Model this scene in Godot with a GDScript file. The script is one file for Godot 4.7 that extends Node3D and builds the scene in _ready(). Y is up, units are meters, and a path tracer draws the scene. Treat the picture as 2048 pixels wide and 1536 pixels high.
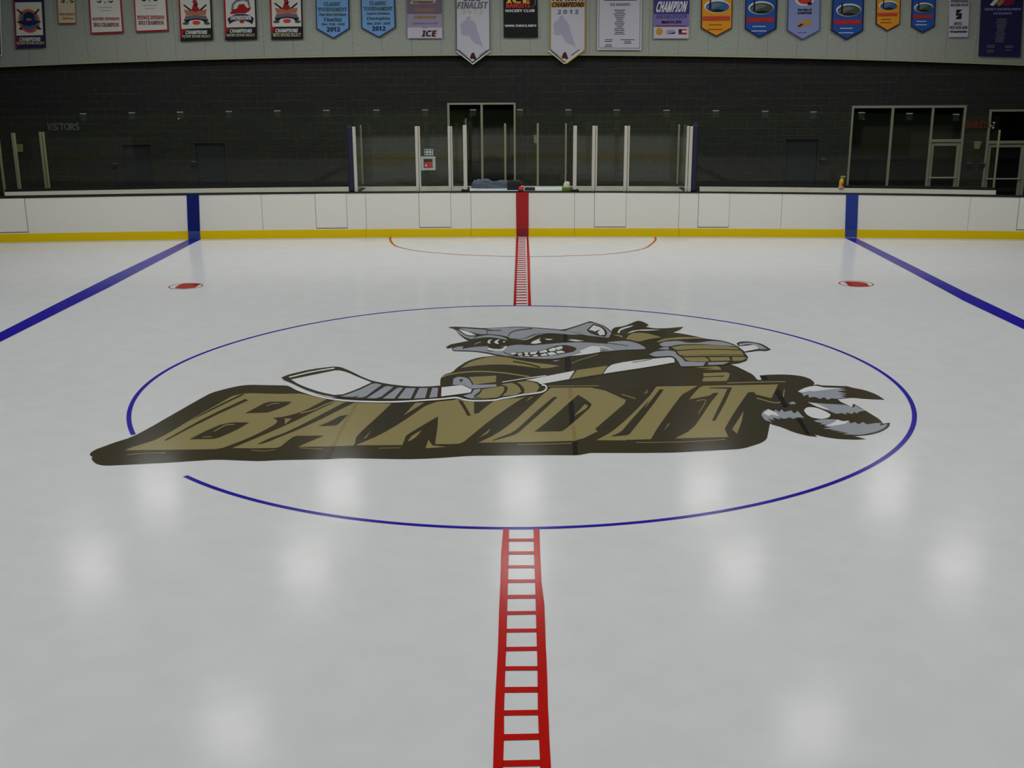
extends Node3D
# An ice rink seen from above the near boards. Metres; the centre spot is the origin, +x to the right along the rink, -z towards the far boards.

const BOARD_Z := Vector3(-13.17129, 0.00921, 0.005169)          # plan curve of the far boards: z = a + b x + c x x
const RAIL := Vector3(1.06194, -0.00310, -0.000274)           # height of the top rail along x, and so on for the bands below
const WHITE_TOP := Vector3(1.03510, -0.00260, -0.000406)
const KICK_TOP := Vector3(0.19196, -0.00044, -0.000029)
const REAR_TOP := Vector3(1.07041, -0.00263, -0.000403)
const GLASS_TOP := Vector3(2.89096, -0.00550, -0.000907)
const FRONT_GLASS_TOP := Vector3(2.84689, -0.00297, 0.000000)
const CLADDING_EDGE := Vector3(4.24859, -0.00432, -0.001488)
const NIL := Vector3.ZERO
const WALL_Z := -18.5
const CLAD_Z := -18.3
const LAMP_FAR := 7.25
const LAMP_NEAR := 6.0
const PX := 0.01345           # one small unit used for lettering on the far wall

var M := {}
var fonts := {}
var used := {}


func poly(c: Vector3, x: float) -> float:
	return c.x + c.y * x + c.z * x * x


# ---------------------------------------------------------------- materials
func mat(called: String, r: float, g: float, b: float, rough := 0.6, metal := 0.0, spec := 0.5) -> StandardMaterial3D:
	var m := StandardMaterial3D.new()
	m.resource_name = called
	m.albedo_color = Color(r, g, b)
	m.roughness = rough
	m.metallic = metal
	m.metallic_specular = spec
	M[called] = m
	return m


func grain(low: float, high: float, freq: float, seed_at: int, size := 512) -> NoiseTexture2D:
	var n := FastNoiseLite.new()
	n.seed = seed_at
	n.frequency = freq
	n.fractal_octaves = 4
	var t := NoiseTexture2D.new()
	t.width = size
	t.height = size
	t.seamless = true
	t.noise = n
	var gr := Gradient.new()
	gr.set_color(0, Color(low, low, low))
	gr.set_color(1, Color(high, high, high))
	t.color_ramp = gr
	return t


func triplanar(m: StandardMaterial3D, t: Texture2D, scale: float) -> void:
	m.albedo_texture = t
	m.uv1_triplanar = true
	m.uv1_world_triplanar = true
	m.uv1_scale = Vector3.ONE * scale


func wet(m: StandardMaterial3D) -> void:   # paint that lies under the clear ice shares its gloss
	m.roughness = 0.165
	m.metallic_specular = 0.135


func materials() -> void:
	var ice := mat("ice", 0.85, 0.862, 0.868)
	wet(ice)
	triplanar(ice, grain(0.975, 1.0, 0.012, 4), 0.35)
	wet(mat("white", 0.86, 0.87, 0.875))
	wet(mat("dark", 0.235, 0.215, 0.15))
	wet(mat("brown", 0.30, 0.17, 0.11))
	wet(mat("tan", 0.565, 0.525, 0.35))
	wet(mat("grey", 0.60, 0.625, 0.66))
	wet(mat("seamtan", 0.53, 0.475, 0.30))
	wet(mat("seamdark", 0.12, 0.11, 0.10))
	wet(mat("blueline", 0.14, 0.105, 0.62))
	wet(mat("redline", 0.72, 0.08, 0.05))
	wet(mat("creaseline", 0.70, 0.26, 0.10))
	wet(mat("dotred", 0.66, 0.16, 0.07))
	mat("boardwhite", 0.93, 0.925, 0.89, 0.35)
	triplanar(M.boardwhite, grain(0.985, 1.0, 0.03, 7), 0.6)
	mat("gatewhite", 0.925, 0.92, 0.885, 0.35)
	mat("gap", 0.30, 0.30, 0.25, 0.8)
	mat("seamline", 0.74, 0.74, 0.67, 0.8)
	mat("kick", 0.92, 0.80, 0.0, 0.5, 0.0, 0.3)
	mat("boardblue", 0.045, 0.115, 0.42, 0.5, 0.0, 0.3)
	mat("boardblueworn", 0.10, 0.21, 0.56, 0.4)
	mat("kickblue", 0.22, 0.29, 0.56, 0.4)
	mat("boardred", 0.66, 0.05, 0.05, 0.4)
	mat("kickred", 0.52, 0.08, 0.13, 0.4)
	mat("black", 0.035, 0.035, 0.045, 0.5)
	mat("navy", 0.07, 0.07, 0.20, 0.6)
	mat("navyrail", 0.05, 0.05, 0.09, 0.6)
	mat("rearwhite", 0.93, 0.935, 0.86, 0.5)
	mat("alu", 0.80, 0.79, 0.74, 0.45, 0.25)
	mat("framealu", 0.60, 0.61, 0.52, 0.5, 0.2)
	var block := mat("block", 0.212, 0.218, 0.203, 0.9, 0.0, 0.25)
	triplanar(block, grain(0.78, 1.0, 0.05, 21), 1.2)
	var blockb := mat("blockb", 0.222, 0.219, 0.198, 0.9, 0.0, 0.25)
	triplanar(blockb, grain(0.78, 1.0, 0.05, 22), 1.2)
	var blockc := mat("blockc", 0.203, 0.212, 0.212, 0.9, 0.0, 0.25)
	triplanar(blockc, grain(0.78, 1.0, 0.05, 23), 1.2)
	mat("mortar", 0.268, 0.272, 0.255, 0.95)
	var clad := mat("clad", 0.62, 0.65, 0.605, 0.7)
	triplanar(clad, grain(0.92, 1.0, 0.04, 31), 0.5)
	mat("cladedge", 0.64, 0.64, 0.52, 0.7)
	mat("rubber", 0.10, 0.10, 0.11, 0.9)
	mat("concrete", 0.36, 0.36, 0.35, 0.9)
	mat("ceiling", 0.80, 0.80, 0.78, 0.8)
	mat("dim", 0.05, 0.055, 0.065, 0.8)
	mat("doordark", 0.085, 0.095, 0.135, 0.7)
	mat("doorframe", 0.12, 0.13, 0.15, 0.7)
	var gl := mat("glass", 0.50, 0.60, 0.32, 0.03)
	gl.transparency = BaseMaterial3D.TRANSPARENCY_ALPHA
	gl.albedo_color.a = 0.012
	gl.metallic_specular = 0.34
	var cg := mat("clipglass", 0.62, 0.68, 0.60, 0.05)
	cg.transparency = BaseMaterial3D.TRANSPARENCY_ALPHA
	cg.albedo_color.a = 0.03
	var wg := mat("windowglass", 0.02, 0.03, 0.05, 0.04)
	wg.transparency = BaseMaterial3D.TRANSPARENCY_ALPHA
	wg.albedo_color.a = 0.35
	mat("clip", 0.50, 0.53, 0.47, 0.5)
	mat("lampwhite", 0.75, 0.75, 0.74, 0.5)
	var lens := mat("lens", 1.0, 1.0, 0.97, 0.4)
	lens.emission_enabled = true
	lens.emission = Color(1.0, 0.98, 0.93)
	lens.emission_energy_multiplier = 2.0
	mat("tabletop", 0.78, 0.84, 0.86, 0.4)
	mat("cloth", 0.34, 0.38, 0.44, 0.95)
	mat("postdull", 0.56, 0.57, 0.43, 0.5, 0.2)
	mat("blacknavy", 0.06, 0.06, 0.10, 0.7)
	mat("red", 0.85, 0.08, 0.06, 0.4)
	mat("tissuegreen", 0.42, 0.55, 0.12, 0.6)
	mat("paper", 0.90, 0.90, 0.88, 0.8)
	mat("beige", 0.62, 0.60, 0.42, 0.6)
	mat("aedwhite", 0.78, 0.84, 0.86, 0.4)
	mat("aeddark", 0.14, 0.13, 0.08, 0.5)
	mat("signgrey", 0.35, 0.38, 0.38, 0.7)
	mat("signorange", 0.40, 0.19, 0.10, 0.7)
	mat("yellow", 0.85, 0.70, 0.05, 0.5)
	# banner cloth and print
	for c in [["b_white", 0.80, 0.80, 0.77], ["b_cream", 0.74, 0.72, 0.60], ["b_red", 0.60, 0.07, 0.07], ["b_maroon", 0.48, 0.06, 0.20], ["b_navy", 0.09, 0.09, 0.26], ["b_black", 0.05, 0.05, 0.07],
			["b_blue", 0.10, 0.30, 0.62], ["b_sky", 0.42, 0.60, 0.80], ["b_skyedge", 0.13, 0.16, 0.28], ["b_pale", 0.52, 0.57, 0.76], ["b_paleedge", 0.28, 0.28, 0.52], ["b_lilac", 0.58, 0.55, 0.66], ["b_lilacdark", 0.42, 0.37, 0.44], ["b_lilaclight", 0.74, 0.72, 0.78],
			["b_purple", 0.22, 0.18, 0.46], ["b_mauve", 0.46, 0.43, 0.66], ["b_gold", 0.72, 0.55, 0.12], ["b_amber", 0.85, 0.56, 0.08], ["b_orange", 0.78, 0.40, 0.06], ["b_brown", 0.26, 0.08, 0.04], ["b_lavwhite", 0.74, 0.74, 0.78], ["b_ghost", 0.63, 0.635, 0.71],
			["b_textred", 0.78, 0.22, 0.20], ["b_textorange", 0.74, 0.38, 0.14], ["b_green", 0.24, 0.32, 0.24], ["b_grey", 0.42, 0.43, 0.46], ["b_deepnavy", 0.06, 0.08, 0.27], ["b_fade", 0.66, 0.42, 0.30], ["b_teal", 0.18, 0.36, 0.56], ["b_snow", 0.82, 0.84, 0.84]]:
		mat(c[0], c[1], c[2], c[3], 0.85)


# ---------------------------------------------------------------- nodes
func numbered(called: String) -> String:
	used[called] = used.get(called, 0) + 1
	return called if used[called] == 1 else "%s_%03d" % [called, used[called] - 1]


func tag(o: Node3D, label: String, category := "", group := "", kind := "") -> Node3D:
	if label: o.set_meta("label", label)
	if category: o.set_meta("category", category)
	if group: o.set_meta("group", group)
	if kind: o.set_meta("kind", kind)
	return o


func thing(called: String, at: Vector3, label: String, category: String, group := "", kind := "") -> Node3D:
	var o := Node3D.new()
	o.name = numbered(called)
	o.position = at
	add_child(o, true)
	tag(o, label, category, group, kind)
	return o


func obj(called: String, st: SurfaceTool, m: Material, parent: Node = self) -> MeshInstance3D:
	return put(called, st.commit(), m, parent)


func put(called: String, mesh: Mesh, m: Material, parent: Node = self) -> MeshInstance3D:
	var o := MeshInstance3D.new()
	o.name = numbered(called) if parent == self else called
	o.mesh = mesh
	o.material_override = m
	parent.add_child(o, true)
	if parent != self and parent is Node3D and not parent is MeshInstance3D:
		o.position = -parent.position
	return o


# ---------------------------------------------------------------- shapes (all in world metres; put() undoes the parent's offset)
func begin() -> SurfaceTool:
	var st := SurfaceTool.new()
	st.begin(Mesh.PRIMITIVE_TRIANGLES)
	st.set_smooth_group(-1)
	return st


func quad(st: SurfaceTool, a: Vector3, b: Vector3, c: Vector3, d: Vector3) -> void:   # a b c d clockwise seen from outside
	var n := (c - a).cross(b - a).normalized()
	for p in [a, b, c, a, c, d]:
		st.set_normal(n)
		st.add_vertex(p)


func tri(st: SurfaceTool, a: Vector3, b: Vector3, c: Vector3) -> void:
	var n := (c - a).cross(b - a).normalized()
	for p in [a, b, c]:
		st.set_normal(n)
		st.add_vertex(p)


func hexa(st: SurfaceTool, p: Array) -> void:   # p: four bottom corners then four top corners, each counter-clockwise seen from above
	quad(st, p[4], p[7], p[6], p[5])
	quad(st, p[0], p[1], p[2], p[3])
	for i in 4:
		var j := (i + 1) % 4
		quad(st, p[i], p[4 + i], p[4 + j], p[j])


func box(st: SurfaceTool, lo: Vector3, hi: Vector3) -> void:
	hexa(st, [Vector3(lo.x, lo.y, hi.z), Vector3(hi.x, lo.y, hi.z), Vector3(hi.x, lo.y, lo.z), Vector3(lo.x, lo.y, lo.z),
		Vector3(lo.x, hi.y, hi.z), Vector3(hi.x, hi.y, hi.z), Vector3(hi.x, hi.y, lo.z), Vector3(lo.x, hi.y, lo.z)])


func soft_box(st: SurfaceTool, lo: Vector3, hi: Vector3, r := 0.01) -> void:   # a box with chamfered edges
	var c := (lo + hi) / 2.0
	var h := (hi - lo) / 2.0
	r = minf(r, minf(h.x, minf(h.y, h.z)) * 0.9)
	var i := h - Vector3(r, r, r)
	for ax in 3:
		for s in [-1.0, 1.0]:
			var u := Vector3.ZERO
			var v := Vector3.ZERO
			var n := Vector3.ZERO
			n[ax] = s * h[ax]
			u[(ax + 1) % 3] = i[(ax + 1) % 3]
			v[(ax + 2) % 3] = i[(ax + 2) % 3]
			if s > 0.0: quad(st, c + n - u - v, c + n - u + v, c + n + u + v, c + n + u - v)
			else: quad(st, c + n - u - v, c + n + u - v, c + n + u + v, c + n - u + v)
			# edge strips towards the next axis
			var bx := (ax + 1) % 3
			var cx := (ax + 2) % 3
			for t in [-1.0, 1.0]:
				var a0 := Vector3.ZERO
				a0[ax] = s * h[ax]
				a0[bx] = t * i[bx]
				var a1 := Vector3.ZERO
				a1[ax] = s * i[ax]
				a1[bx] = t * h[bx]
				var w := Vector3.ZERO
				w[cx] = i[cx]
				if s * t > 0.0: quad(st, c + a0 - w, c + a0 + w, c + a1 + w, c + a1 - w)
				else: quad(st, c + a0 - w, c + a1 - w, c + a1 + w, c + a0 + w)
	for sx in [-1.0, 1.0]:
		for sy in [-1.0, 1.0]:
			for sz in [-1.0, 1.0]:
				var a := c + Vector3(sx * h.x, sy * i.y, sz * i.z)
				var b := c + Vector3(sx * i.x, sy * h.y, sz * i.z)
				var d := c + Vector3(sx * i.x, sy * i.y, sz * h.z)
				if sx * sy * sz > 0.0: tri(st, a, d, b)
				else: tri(st, a, b, d)


func slab(pts: PackedVector2Array, z0: float, z1: float) -> SurfaceTool:   # a flat outline in x and y with thickness from z0 (back) to z1 (front)
	var st := begin()
	var t := Geometry2D.triangulate_polygon(pts)
	if t.is_empty():
		print("outline fails: ", pts)
	for k in range(0, t.size(), 3):
		var a := pts[t[k]]
		var b := pts[t[k + 1]]
		var c := pts[t[k + 2]]
		if (b - a).cross(c - a) > 0.0:
			var keep := b
			b = c
			c = keep
		tri(st, Vector3(a.x, a.y, z1), Vector3(b.x, b.y, z1), Vector3(c.x, c.y, z1))
		tri(st, Vector3(a.x, a.y, z0), Vector3(c.x, c.y, z0), Vector3(b.x, b.y, z0))
	var turn := 1.0 if Geometry2D.is_polygon_clockwise(pts) else -1.0
	for k in pts.size():
		var a := pts[k]
		var b := pts[(k + 1) % pts.size()]
		if turn > 0.0:
			var keep := a
			a = b
			b = keep
		quad(st, Vector3(a.x, a.y, z1), Vector3(a.x, a.y, z0), Vector3(b.x, b.y, z0), Vector3(b.x, b.y, z1))
	return st


func outline(n: Array) -> PackedVector2Array:
	var p := PackedVector2Array()
	for k in range(0, n.size(), 2):
		p.append(Vector2(n[k], n[k + 1]))
	return p


func oval(cx: float, cy: float, rx: float, ry: float, n := 28) -> PackedVector2Array:
	var p := PackedVector2Array()
	for k in n:
		p.append(Vector2(cx + rx * cos(TAU * k / n), cy + ry * sin(TAU * k / n)))
	return p


func flat(called: String, pts: PackedVector2Array, m: Material, layer: float, parent: Node) -> MeshInstance3D:   # paint on the ice: a thin sheet lying at its layer
	var st := begin()
	var t := Geometry2D.triangulate_polygon(pts)
	if t.is_empty():
		print("paint fails: ", called, " ", pts)
	var y := 0.002 + 0.0009 * layer
	for k in range(0, t.size(), 3):
		var a := pts[t[k]]
		var b := pts[t[k + 1]]
		var c := pts[t[k + 2]]
		if (b - a).cross(c - a) < 0.0:
			var keep := b
			b = c
			c = keep
		for p in [a, b, c]:
			st.set_normal(Vector3.UP)
			st.add_vertex(Vector3(p.x, y, p.y))
	return obj(called, st, m, parent)


func paint(called: String, m: Material, layer: float, mm: Array, parent: Node) -> MeshInstance3D:   # outline given in millimetres on the ice
	var p := PackedVector2Array()
	for k in range(0, mm.size(), 2):
		p.append(Vector2(mm[k], mm[k + 1]) / 1000.0)
	return flat(called, p, m, layer, parent)


func stroke(mm: Array, width: float) -> PackedVector2Array:   # a painted line of even width along points in millimetres
	var c: Array[Vector2] = []
	for k in range(0, mm.size(), 2):
		c.append(Vector2(mm[k], mm[k + 1]) / 1000.0)
	var l := PackedVector2Array()
	var r := PackedVector2Array()
	for k in c.size():
		var d := (c[mini(k + 1, c.size() - 1)] - c[maxi(k - 1, 0)]).normalized().orthogonal() * width / 2.0
		l.append(c[k] + d)
		r.append(c[k] - d)
	r.reverse()
	l.append_array(r)
	return l


func band(xa: float, xb: float, lo: Vector3, hi: Vector3, off: float, depth: float, curve := BOARD_Z) -> SurfaceTool:   # a length of wall that follows the boards' curve; off moves its front face
	var st := begin()
	var n := maxi(2, ceili(absf(xb - xa) / 0.4))
	for k in n:
		var a := lerpf(xa, xb, float(k) / n)
		var b := lerpf(xa, xb, float(k + 1) / n)
		var za := poly(curve, a) + off
		var zb := poly(curve, b) + off
		var la := poly(lo, a)
		var lb := poly(lo, b)
		var ha := poly(hi, a)
		var hb := poly(hi, b)
		quad(st, Vector3(a, la, za), Vector3(a, ha, za), Vector3(b, hb, zb), Vector3(b, lb, zb))
		quad(st, Vector3(a, ha, za), Vector3(a, ha, za - depth), Vector3(b, hb, zb - depth), Vector3(b, hb, zb))
		quad(st, Vector3(b, lb, zb - depth), Vector3(b, hb, zb - depth), Vector3(a, ha, za - depth), Vector3(a, la, za - depth))
		quad(st, Vector3(b, lb, zb), Vector3(b, lb, zb - depth), Vector3(a, la, za - depth), Vector3(a, la, za))
		if k == 0:
			quad(st, Vector3(a, la, za - depth), Vector3(a, ha, za - depth), Vector3(a, ha, za), Vector3(a, la, za))
		if k == n - 1:
			quad(st, Vector3(b, lb, zb), Vector3(b, hb, zb), Vector3(b, hb, zb - depth), Vector3(b, lb, zb - depth))
	return st


func plate(xs: Array, lo: Vector3, hi: Vector3, off: float, depth: float) -> SurfaceTool:   # a slightly leaning strip on the boards: bottom left, bottom right, top right, top left
	var p := []
	for d in [0.0, -depth]:
		for k in [[0, lo], [1, lo], [2, hi], [3, hi]]:
			var x: float = xs[k[0]]
			p.append(Vector3(x, poly(k[1], x), poly(BOARD_Z, x) + off + d))
	var st := begin()
	quad(st, p[0], p[3], p[2], p[1])
	for k in 4:
		var j := (k + 1) % 4
		quad(st, p[k], p[j], p[j + 4], p[k + 4])
	return st


func plus(c: Vector3, d: float) -> Vector3:
	return Vector3(c.x + d, c.y, c.z)


func words(parent: Node, said: String, cx: float, cy: float, w: float, h: float, m: Material, z: float, font := "Droid Sans", bold := false, italic := false, called := "lettering") -> MeshInstance3D:
	var key := font + str(bold) + str(italic)
	if not fonts.has(key):
		var f := SystemFont.new()
		f.font_names = PackedStringArray([font])
		f.font_weight = 700 if bold else 400
		f.font_italic = italic
		fonts[key] = f
	var t := TextMesh.new()
	t.text = said
	t.font = fonts[key]
	t.font_size = 32
	t.pixel_size = 0.01
	t.depth = 0.02
	t.curve_step = 6.0
	t.horizontal_alignment = HORIZONTAL_ALIGNMENT_CENTER
	var b := t.get_aabb()
	var shape: Mesh = t
	if bold:   # heavy print: the letters struck several times, a little apart
		var st := SurfaceTool.new()
		for d in [Vector3(-0.008, 0, 0), Vector3(0.008, 0, 0.012), Vector3(0, 0.006, 0.024), Vector3(0, -0.006, 0.036)]:
			st.append_from(t, 0, Transform3D(Basis(), d))
		shape = st.commit()
	var o := put(called, shape, m, parent)
	var s := Vector3(w / maxf(b.size.x, 0.001), h / maxf(b.size.y, 0.001), 0.15)
	o.scale = s
	var mid := b.get_center()
	o.position = Vector3(cx - mid.x * s.x, cy - mid.y * s.y, z) - (parent.position if parent is Node3D else Vector3.ZERO)
	if italic:
		o.transform.basis = Basis(o.transform.basis.x, o.transform.basis.y + Vector3(0.22 * s.y, 0, 0), o.transform.basis.z)
	return o


# ---------------------------------------------------------------- the scene
func _ready() -> void:
	var cam := Camera3D.new()
	cam.name = "camera"
	cam.position = Vector3(0.0050, 3.5503, 13.1243)
	cam.rotation = Vector3(-0.26679, 0.00885, -0.00506)
	cam.fov = 38.3292
	cam.near = 0.05
	cam.far = 200.0
	add_child(cam)
	cam.current = true
	var we := WorldEnvironment.new()
	we.name = "environment"
	var env := Environment.new()
	env.background_mode = Environment.BG_COLOR
	env.background_color = Color(0.0, 0.0, 0.0)
	env.tonemap_mode = Environment.TONE_MAPPER_LINEAR
	env.tonemap_exposure = 1.0
	env.sdfgi_enabled = true
	env.ssao_enabled = true
	env.ssil_enabled = true
	we.environment = env
	add_child(we)
	materials()
	lamps()
	room()
	back_wall()
	cladding()
	ice_markings()
	emblem()
	boards()
	benches()
	glass()
	wall_fittings()
	table_things()
	banners()


func lamps() -> void:
	var proto: Node3D
	var rows := {-14.5: "in the row nearest the banners", -9.7: "in the second row from the banners", -3.3: "in the third row from the banners", 3.1: "in the row just past centre ice", 9.5: "in the row above the near boards"}
	var cols := {-14.55: "outermost lamp on the left", 14.55: "outermost lamp on the right", -9.7: "left lamp", -4.85: "left of middle lamp", 0.0: "middle lamp", 4.85: "right of middle lamp", 9.7: "right lamp"}
	for z in rows:
		for x in cols:
			var power: float = LAMP_FAR if z < 0.0 else LAMP_NEAR
			if z == -3.3:
				power *= 1.1
			elif z > 9.0:
				power *= 1.18
			if absf(x) > 12.0:
				if z < 0.0:
					continue
				power *= 0.5
			elif absf(x) > 9.0:
				power *= 0.86
			var label: String = "white high bay lamp, " + cols[x] + " " + rows[z]
			if z > -5.0 and z < 0.0 and x == 0.0:
				continue   # this one is out: the ice shows no reflection of it
			if proto == null:
				proto = thing("ceiling_lamp", Vector3(x, 7.0, z), label, "lamp", "high bay lamps over the ice")
				var hold := begin()
				box(hold, Vector3(x - 0.012, 7.22, z - 0.012), Vector3(x + 0.012, 7.5, z + 0.012))
				obj("hanger", hold, M.lampwhite, proto)
				var hood := begin()
				var a := 0.30
				var c := 0.18
				hexa(hood, [Vector3(x - 0.65, 7.02, z + a), Vector3(x + 0.65, 7.02, z + a), Vector3(x + 0.65, 7.02, z - a), Vector3(x - 0.65, 7.02, z - a),
					Vector3(x - 0.5, 7.22, z + c), Vector3(x + 0.5, 7.22, z + c), Vector3(x + 0.5, 7.22, z - c), Vector3(x - 0.5, 7.22, z - c)])
				obj("hood", hood, M.lampwhite, proto)
				var lens := begin()
				box(lens, Vector3(x - 0.62, 7.0, z - 0.27), Vector3(x + 0.62, 7.02, z + 0.27))
				obj("lens", lens, M.lens, proto)
				var l := AreaLight3D.new()
				l.name = "light"
				l.area_size = Vector2(1.0, 0.5)
				l.light_color = Color(1.0, 0.995, 0.99)
				l.light_energy = power
				l.area_range = 60.0
				l.area_attenuation = 2.0
				l.shadow_enabled = true
				l.position = Vector3(0, -0.02, 0)
				l.rotation = Vector3(-PI / 2, 0, 0)
				proto.add_child(l)
			else:
				var o: Node3D = proto.duplicate()
				o.name = numbered("ceiling_lamp")
				add_child(o, true)
				o.position = Vector3(x, 7.0, z)
				o.set_meta("label", label)
				o.get_node("light").light_energy = power


func room() -> void:
	var st := begin()
	box(st, Vector3(-30, -0.2, -13.3), Vector3(30, 0.0, 13.1))
	tag(obj("floor", st, M.ice), "smooth white ice sheet of the rink", "", "", "structure")
	st = begin()
	box(st, Vector3(-30, -0.22, -19.0), Vector3(30, -0.001, -13.3))
	box(st, Vector3(-30, -0.22, 13.1), Vector3(30, -0.001, 18.2))
	tag(obj("floor", st, M.rubber), "dark rubber floor behind the boards", "", "", "structure")
	st = begin()
	box(st, Vector3(-30.3, 7.5, -19.0), Vector3(30.3, 7.8, 18.5))
	tag(obj("ceiling", st, M.ceiling), "flat grey ceiling over the rink", "", "", "structure")
	for s in [["wall_left", -30.3, -30.0], ["wall_right", 30.0, 30.3]]:
		st = begin()
		box(st, Vector3(s[1], -0.2, -19.0), Vector3(s[2], 7.5, 18.5))
		tag(obj(s[0], st, M.concrete), "plain grey end wall of the rink", "", "", "structure")
	st = begin()
	box(st, Vector3(-30, -0.2, 18.2), Vector3(30, 7.5, 18.5))
	tag(obj("wall_front", st, M.rubber), "plain dark wall behind the viewer", "", "", "structure")
	# the near boards, under the camera: only the far glass mirrors them
	var near := thing("near_dasher_boards", Vector3(0, 0, 12.95), "white near side boards with yellow kick plate below the viewer", "boards")
	for p in [[-24.0, -19.0, M.boardwhite, M.kick], [-19.0, -8.5, M.navyrail, M.navyrail], [-8.5, 8.5, M.boardwhite, M.kick], [8.5, 19.0, M.navyrail, M.navyrail], [19.0, 24.0, M.boardwhite, M.kick]]:
		st = begin()
		box(st, Vector3(p[0] + 0.003, 0.2, 12.95), Vector3(p[1] - 0.003, 1.07, 13.05))
		obj("panel", st, p[2], near)
		st = begin()
		box(st, Vector3(p[0] + 0.003, 0.0, 12.94), Vector3(p[1] - 0.003, 0.2, 13.05))
		obj("kick_plate", st, p[3], near)
	st = begin()
	box(st, Vector3(-24, 1.07, 12.93), Vector3(24, 1.1, 13.07))
	obj("cap_rail", st, M.black, near)


func hole(x: float, y: float, w: float, h: float) -> bool:   # is a block at (x, y) inside one of the wall's openings?
	for r in OPENINGS:
		if x + w > r[0] and x < r[1] and y < r[2] and y + h > 0.0:
			return true
	return false


const OPENINGS := [[-2.037, -0.136, 2.999], [9.184, 12.348, 2.863], [12.993, 14.171, 2.751],
	[-11.252, -10.351, 1.951], [-9.197, -8.241, 1.982], [7.366, 8.371, 2.017]]


func back_wall() -> void:
	var wall := thing("wall_back", Vector3(0, 0, WALL_Z), "dark split-faced block wall below the pale cladding", "", "", "structure")
	# the mortar bed, cut round the openings
	var st := begin()
	var xs := [-30.0]
	for r in [OPENINGS[3], OPENINGS[4], OPENINGS[0], OPENINGS[5], OPENINGS[1], OPENINGS[2]]:
		box(st, Vector3(xs[-1], -0.2, WALL_Z - 0.3), Vector3(r[0], 4.5, WALL_Z - 0.005))
		box(st, Vector3(r[0], r[2], WALL_Z - 0.3), Vector3(r[1], 4.5, WALL_Z - 0.005))
		xs.append(r[1])
	box(st, Vector3(xs[-1], -0.2, WALL_Z - 0.3), Vector3(30, 4.5, WALL_Z - 0.005))
	obj("mortar_bed", st, M.mortar, wall)
	st = begin()
	box(st, Vector3(-30, -0.2, WALL_Z - 1.2), Vector3(30, 7.5, WALL_Z - 1.0))
	box(st, Vector3(-30, 3.2, WALL_Z - 1.0), Vector3(30, 3.25, WALL_Z - 0.3))
	obj("dark_room_lining", st, M.dim, wall)
	# blocks 406 x 203 mm in running bond: the upper courses one by one, the rest joined
	var rng := RandomNumberGenerator.new()
	rng.seed = 11
	var shapes := []
	for v in 4:
		var b := begin()
		soft_box(b, Vector3(0.005, 0.006, -0.05), Vector3(0.399, 0.196, 0.002 + 0.0025 * v), 0.006)
		shapes.append(b.commit())
	var mats := [M.block, M.blockb, M.blockc, M.block]
	var rest := []
	for v in 4:
		rest.append(begin())
	var single := 0
	for row in range(0, 22):
		var y := 4.31 - 0.2032 * (row + 1)
		for col in range(-75, 75):
			var x := 0.4064 * col + (0.2032 if row % 2 else 0.0)
			var v := rng.randi() % 4
			if hole(x, y, 0.4064, 0.2032):
				for r in OPENINGS:   # cut the block at the opening's edge
					if x + 0.4064 > r[0] and x < r[1] and y < r[2]:
						var low := y + 0.006
						if y + 0.196 > r[2] + 0.02:
							soft_box(rest[v], Vector3(x + 0.005, r[2] + 0.004, WALL_Z - 0.05), Vector3(x + 0.399, y + 0.196, WALL_Z + 0.006), 0.006)
						var up: float = minf(y + 0.196, r[2] + 0.002)
						if r[0] - x > 0.03:
							soft_box(rest[v], Vector3(x + 0.005, low, WALL_Z - 0.05), Vector3(r[0] - 0.004, up, WALL_Z + 0.006), 0.006)
						if x + 0.4064 - r[1] > 0.03:
							soft_box(rest[v], Vector3(r[1] + 0.004, low, WALL_Z - 0.05), Vector3(x + 0.399, up, WALL_Z + 0.006), 0.006)
				continue
			if row >= 1 and row <= 6 and col >= -25 and col < 25 and single < 300:
				var o := put("block", shapes[v], mats[v], wall)
				o.position = Vector3(x, y, 0.0)
				single += 1
			else:
				rest[v].append_from(shapes[v], 0, Transform3D(Basis(), Vector3(x, y, WALL_Z)))
	for v in 4:
		tag(obj("blockwork", rest[v], mats[v], wall), "", "", "", "stuff")


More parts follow.
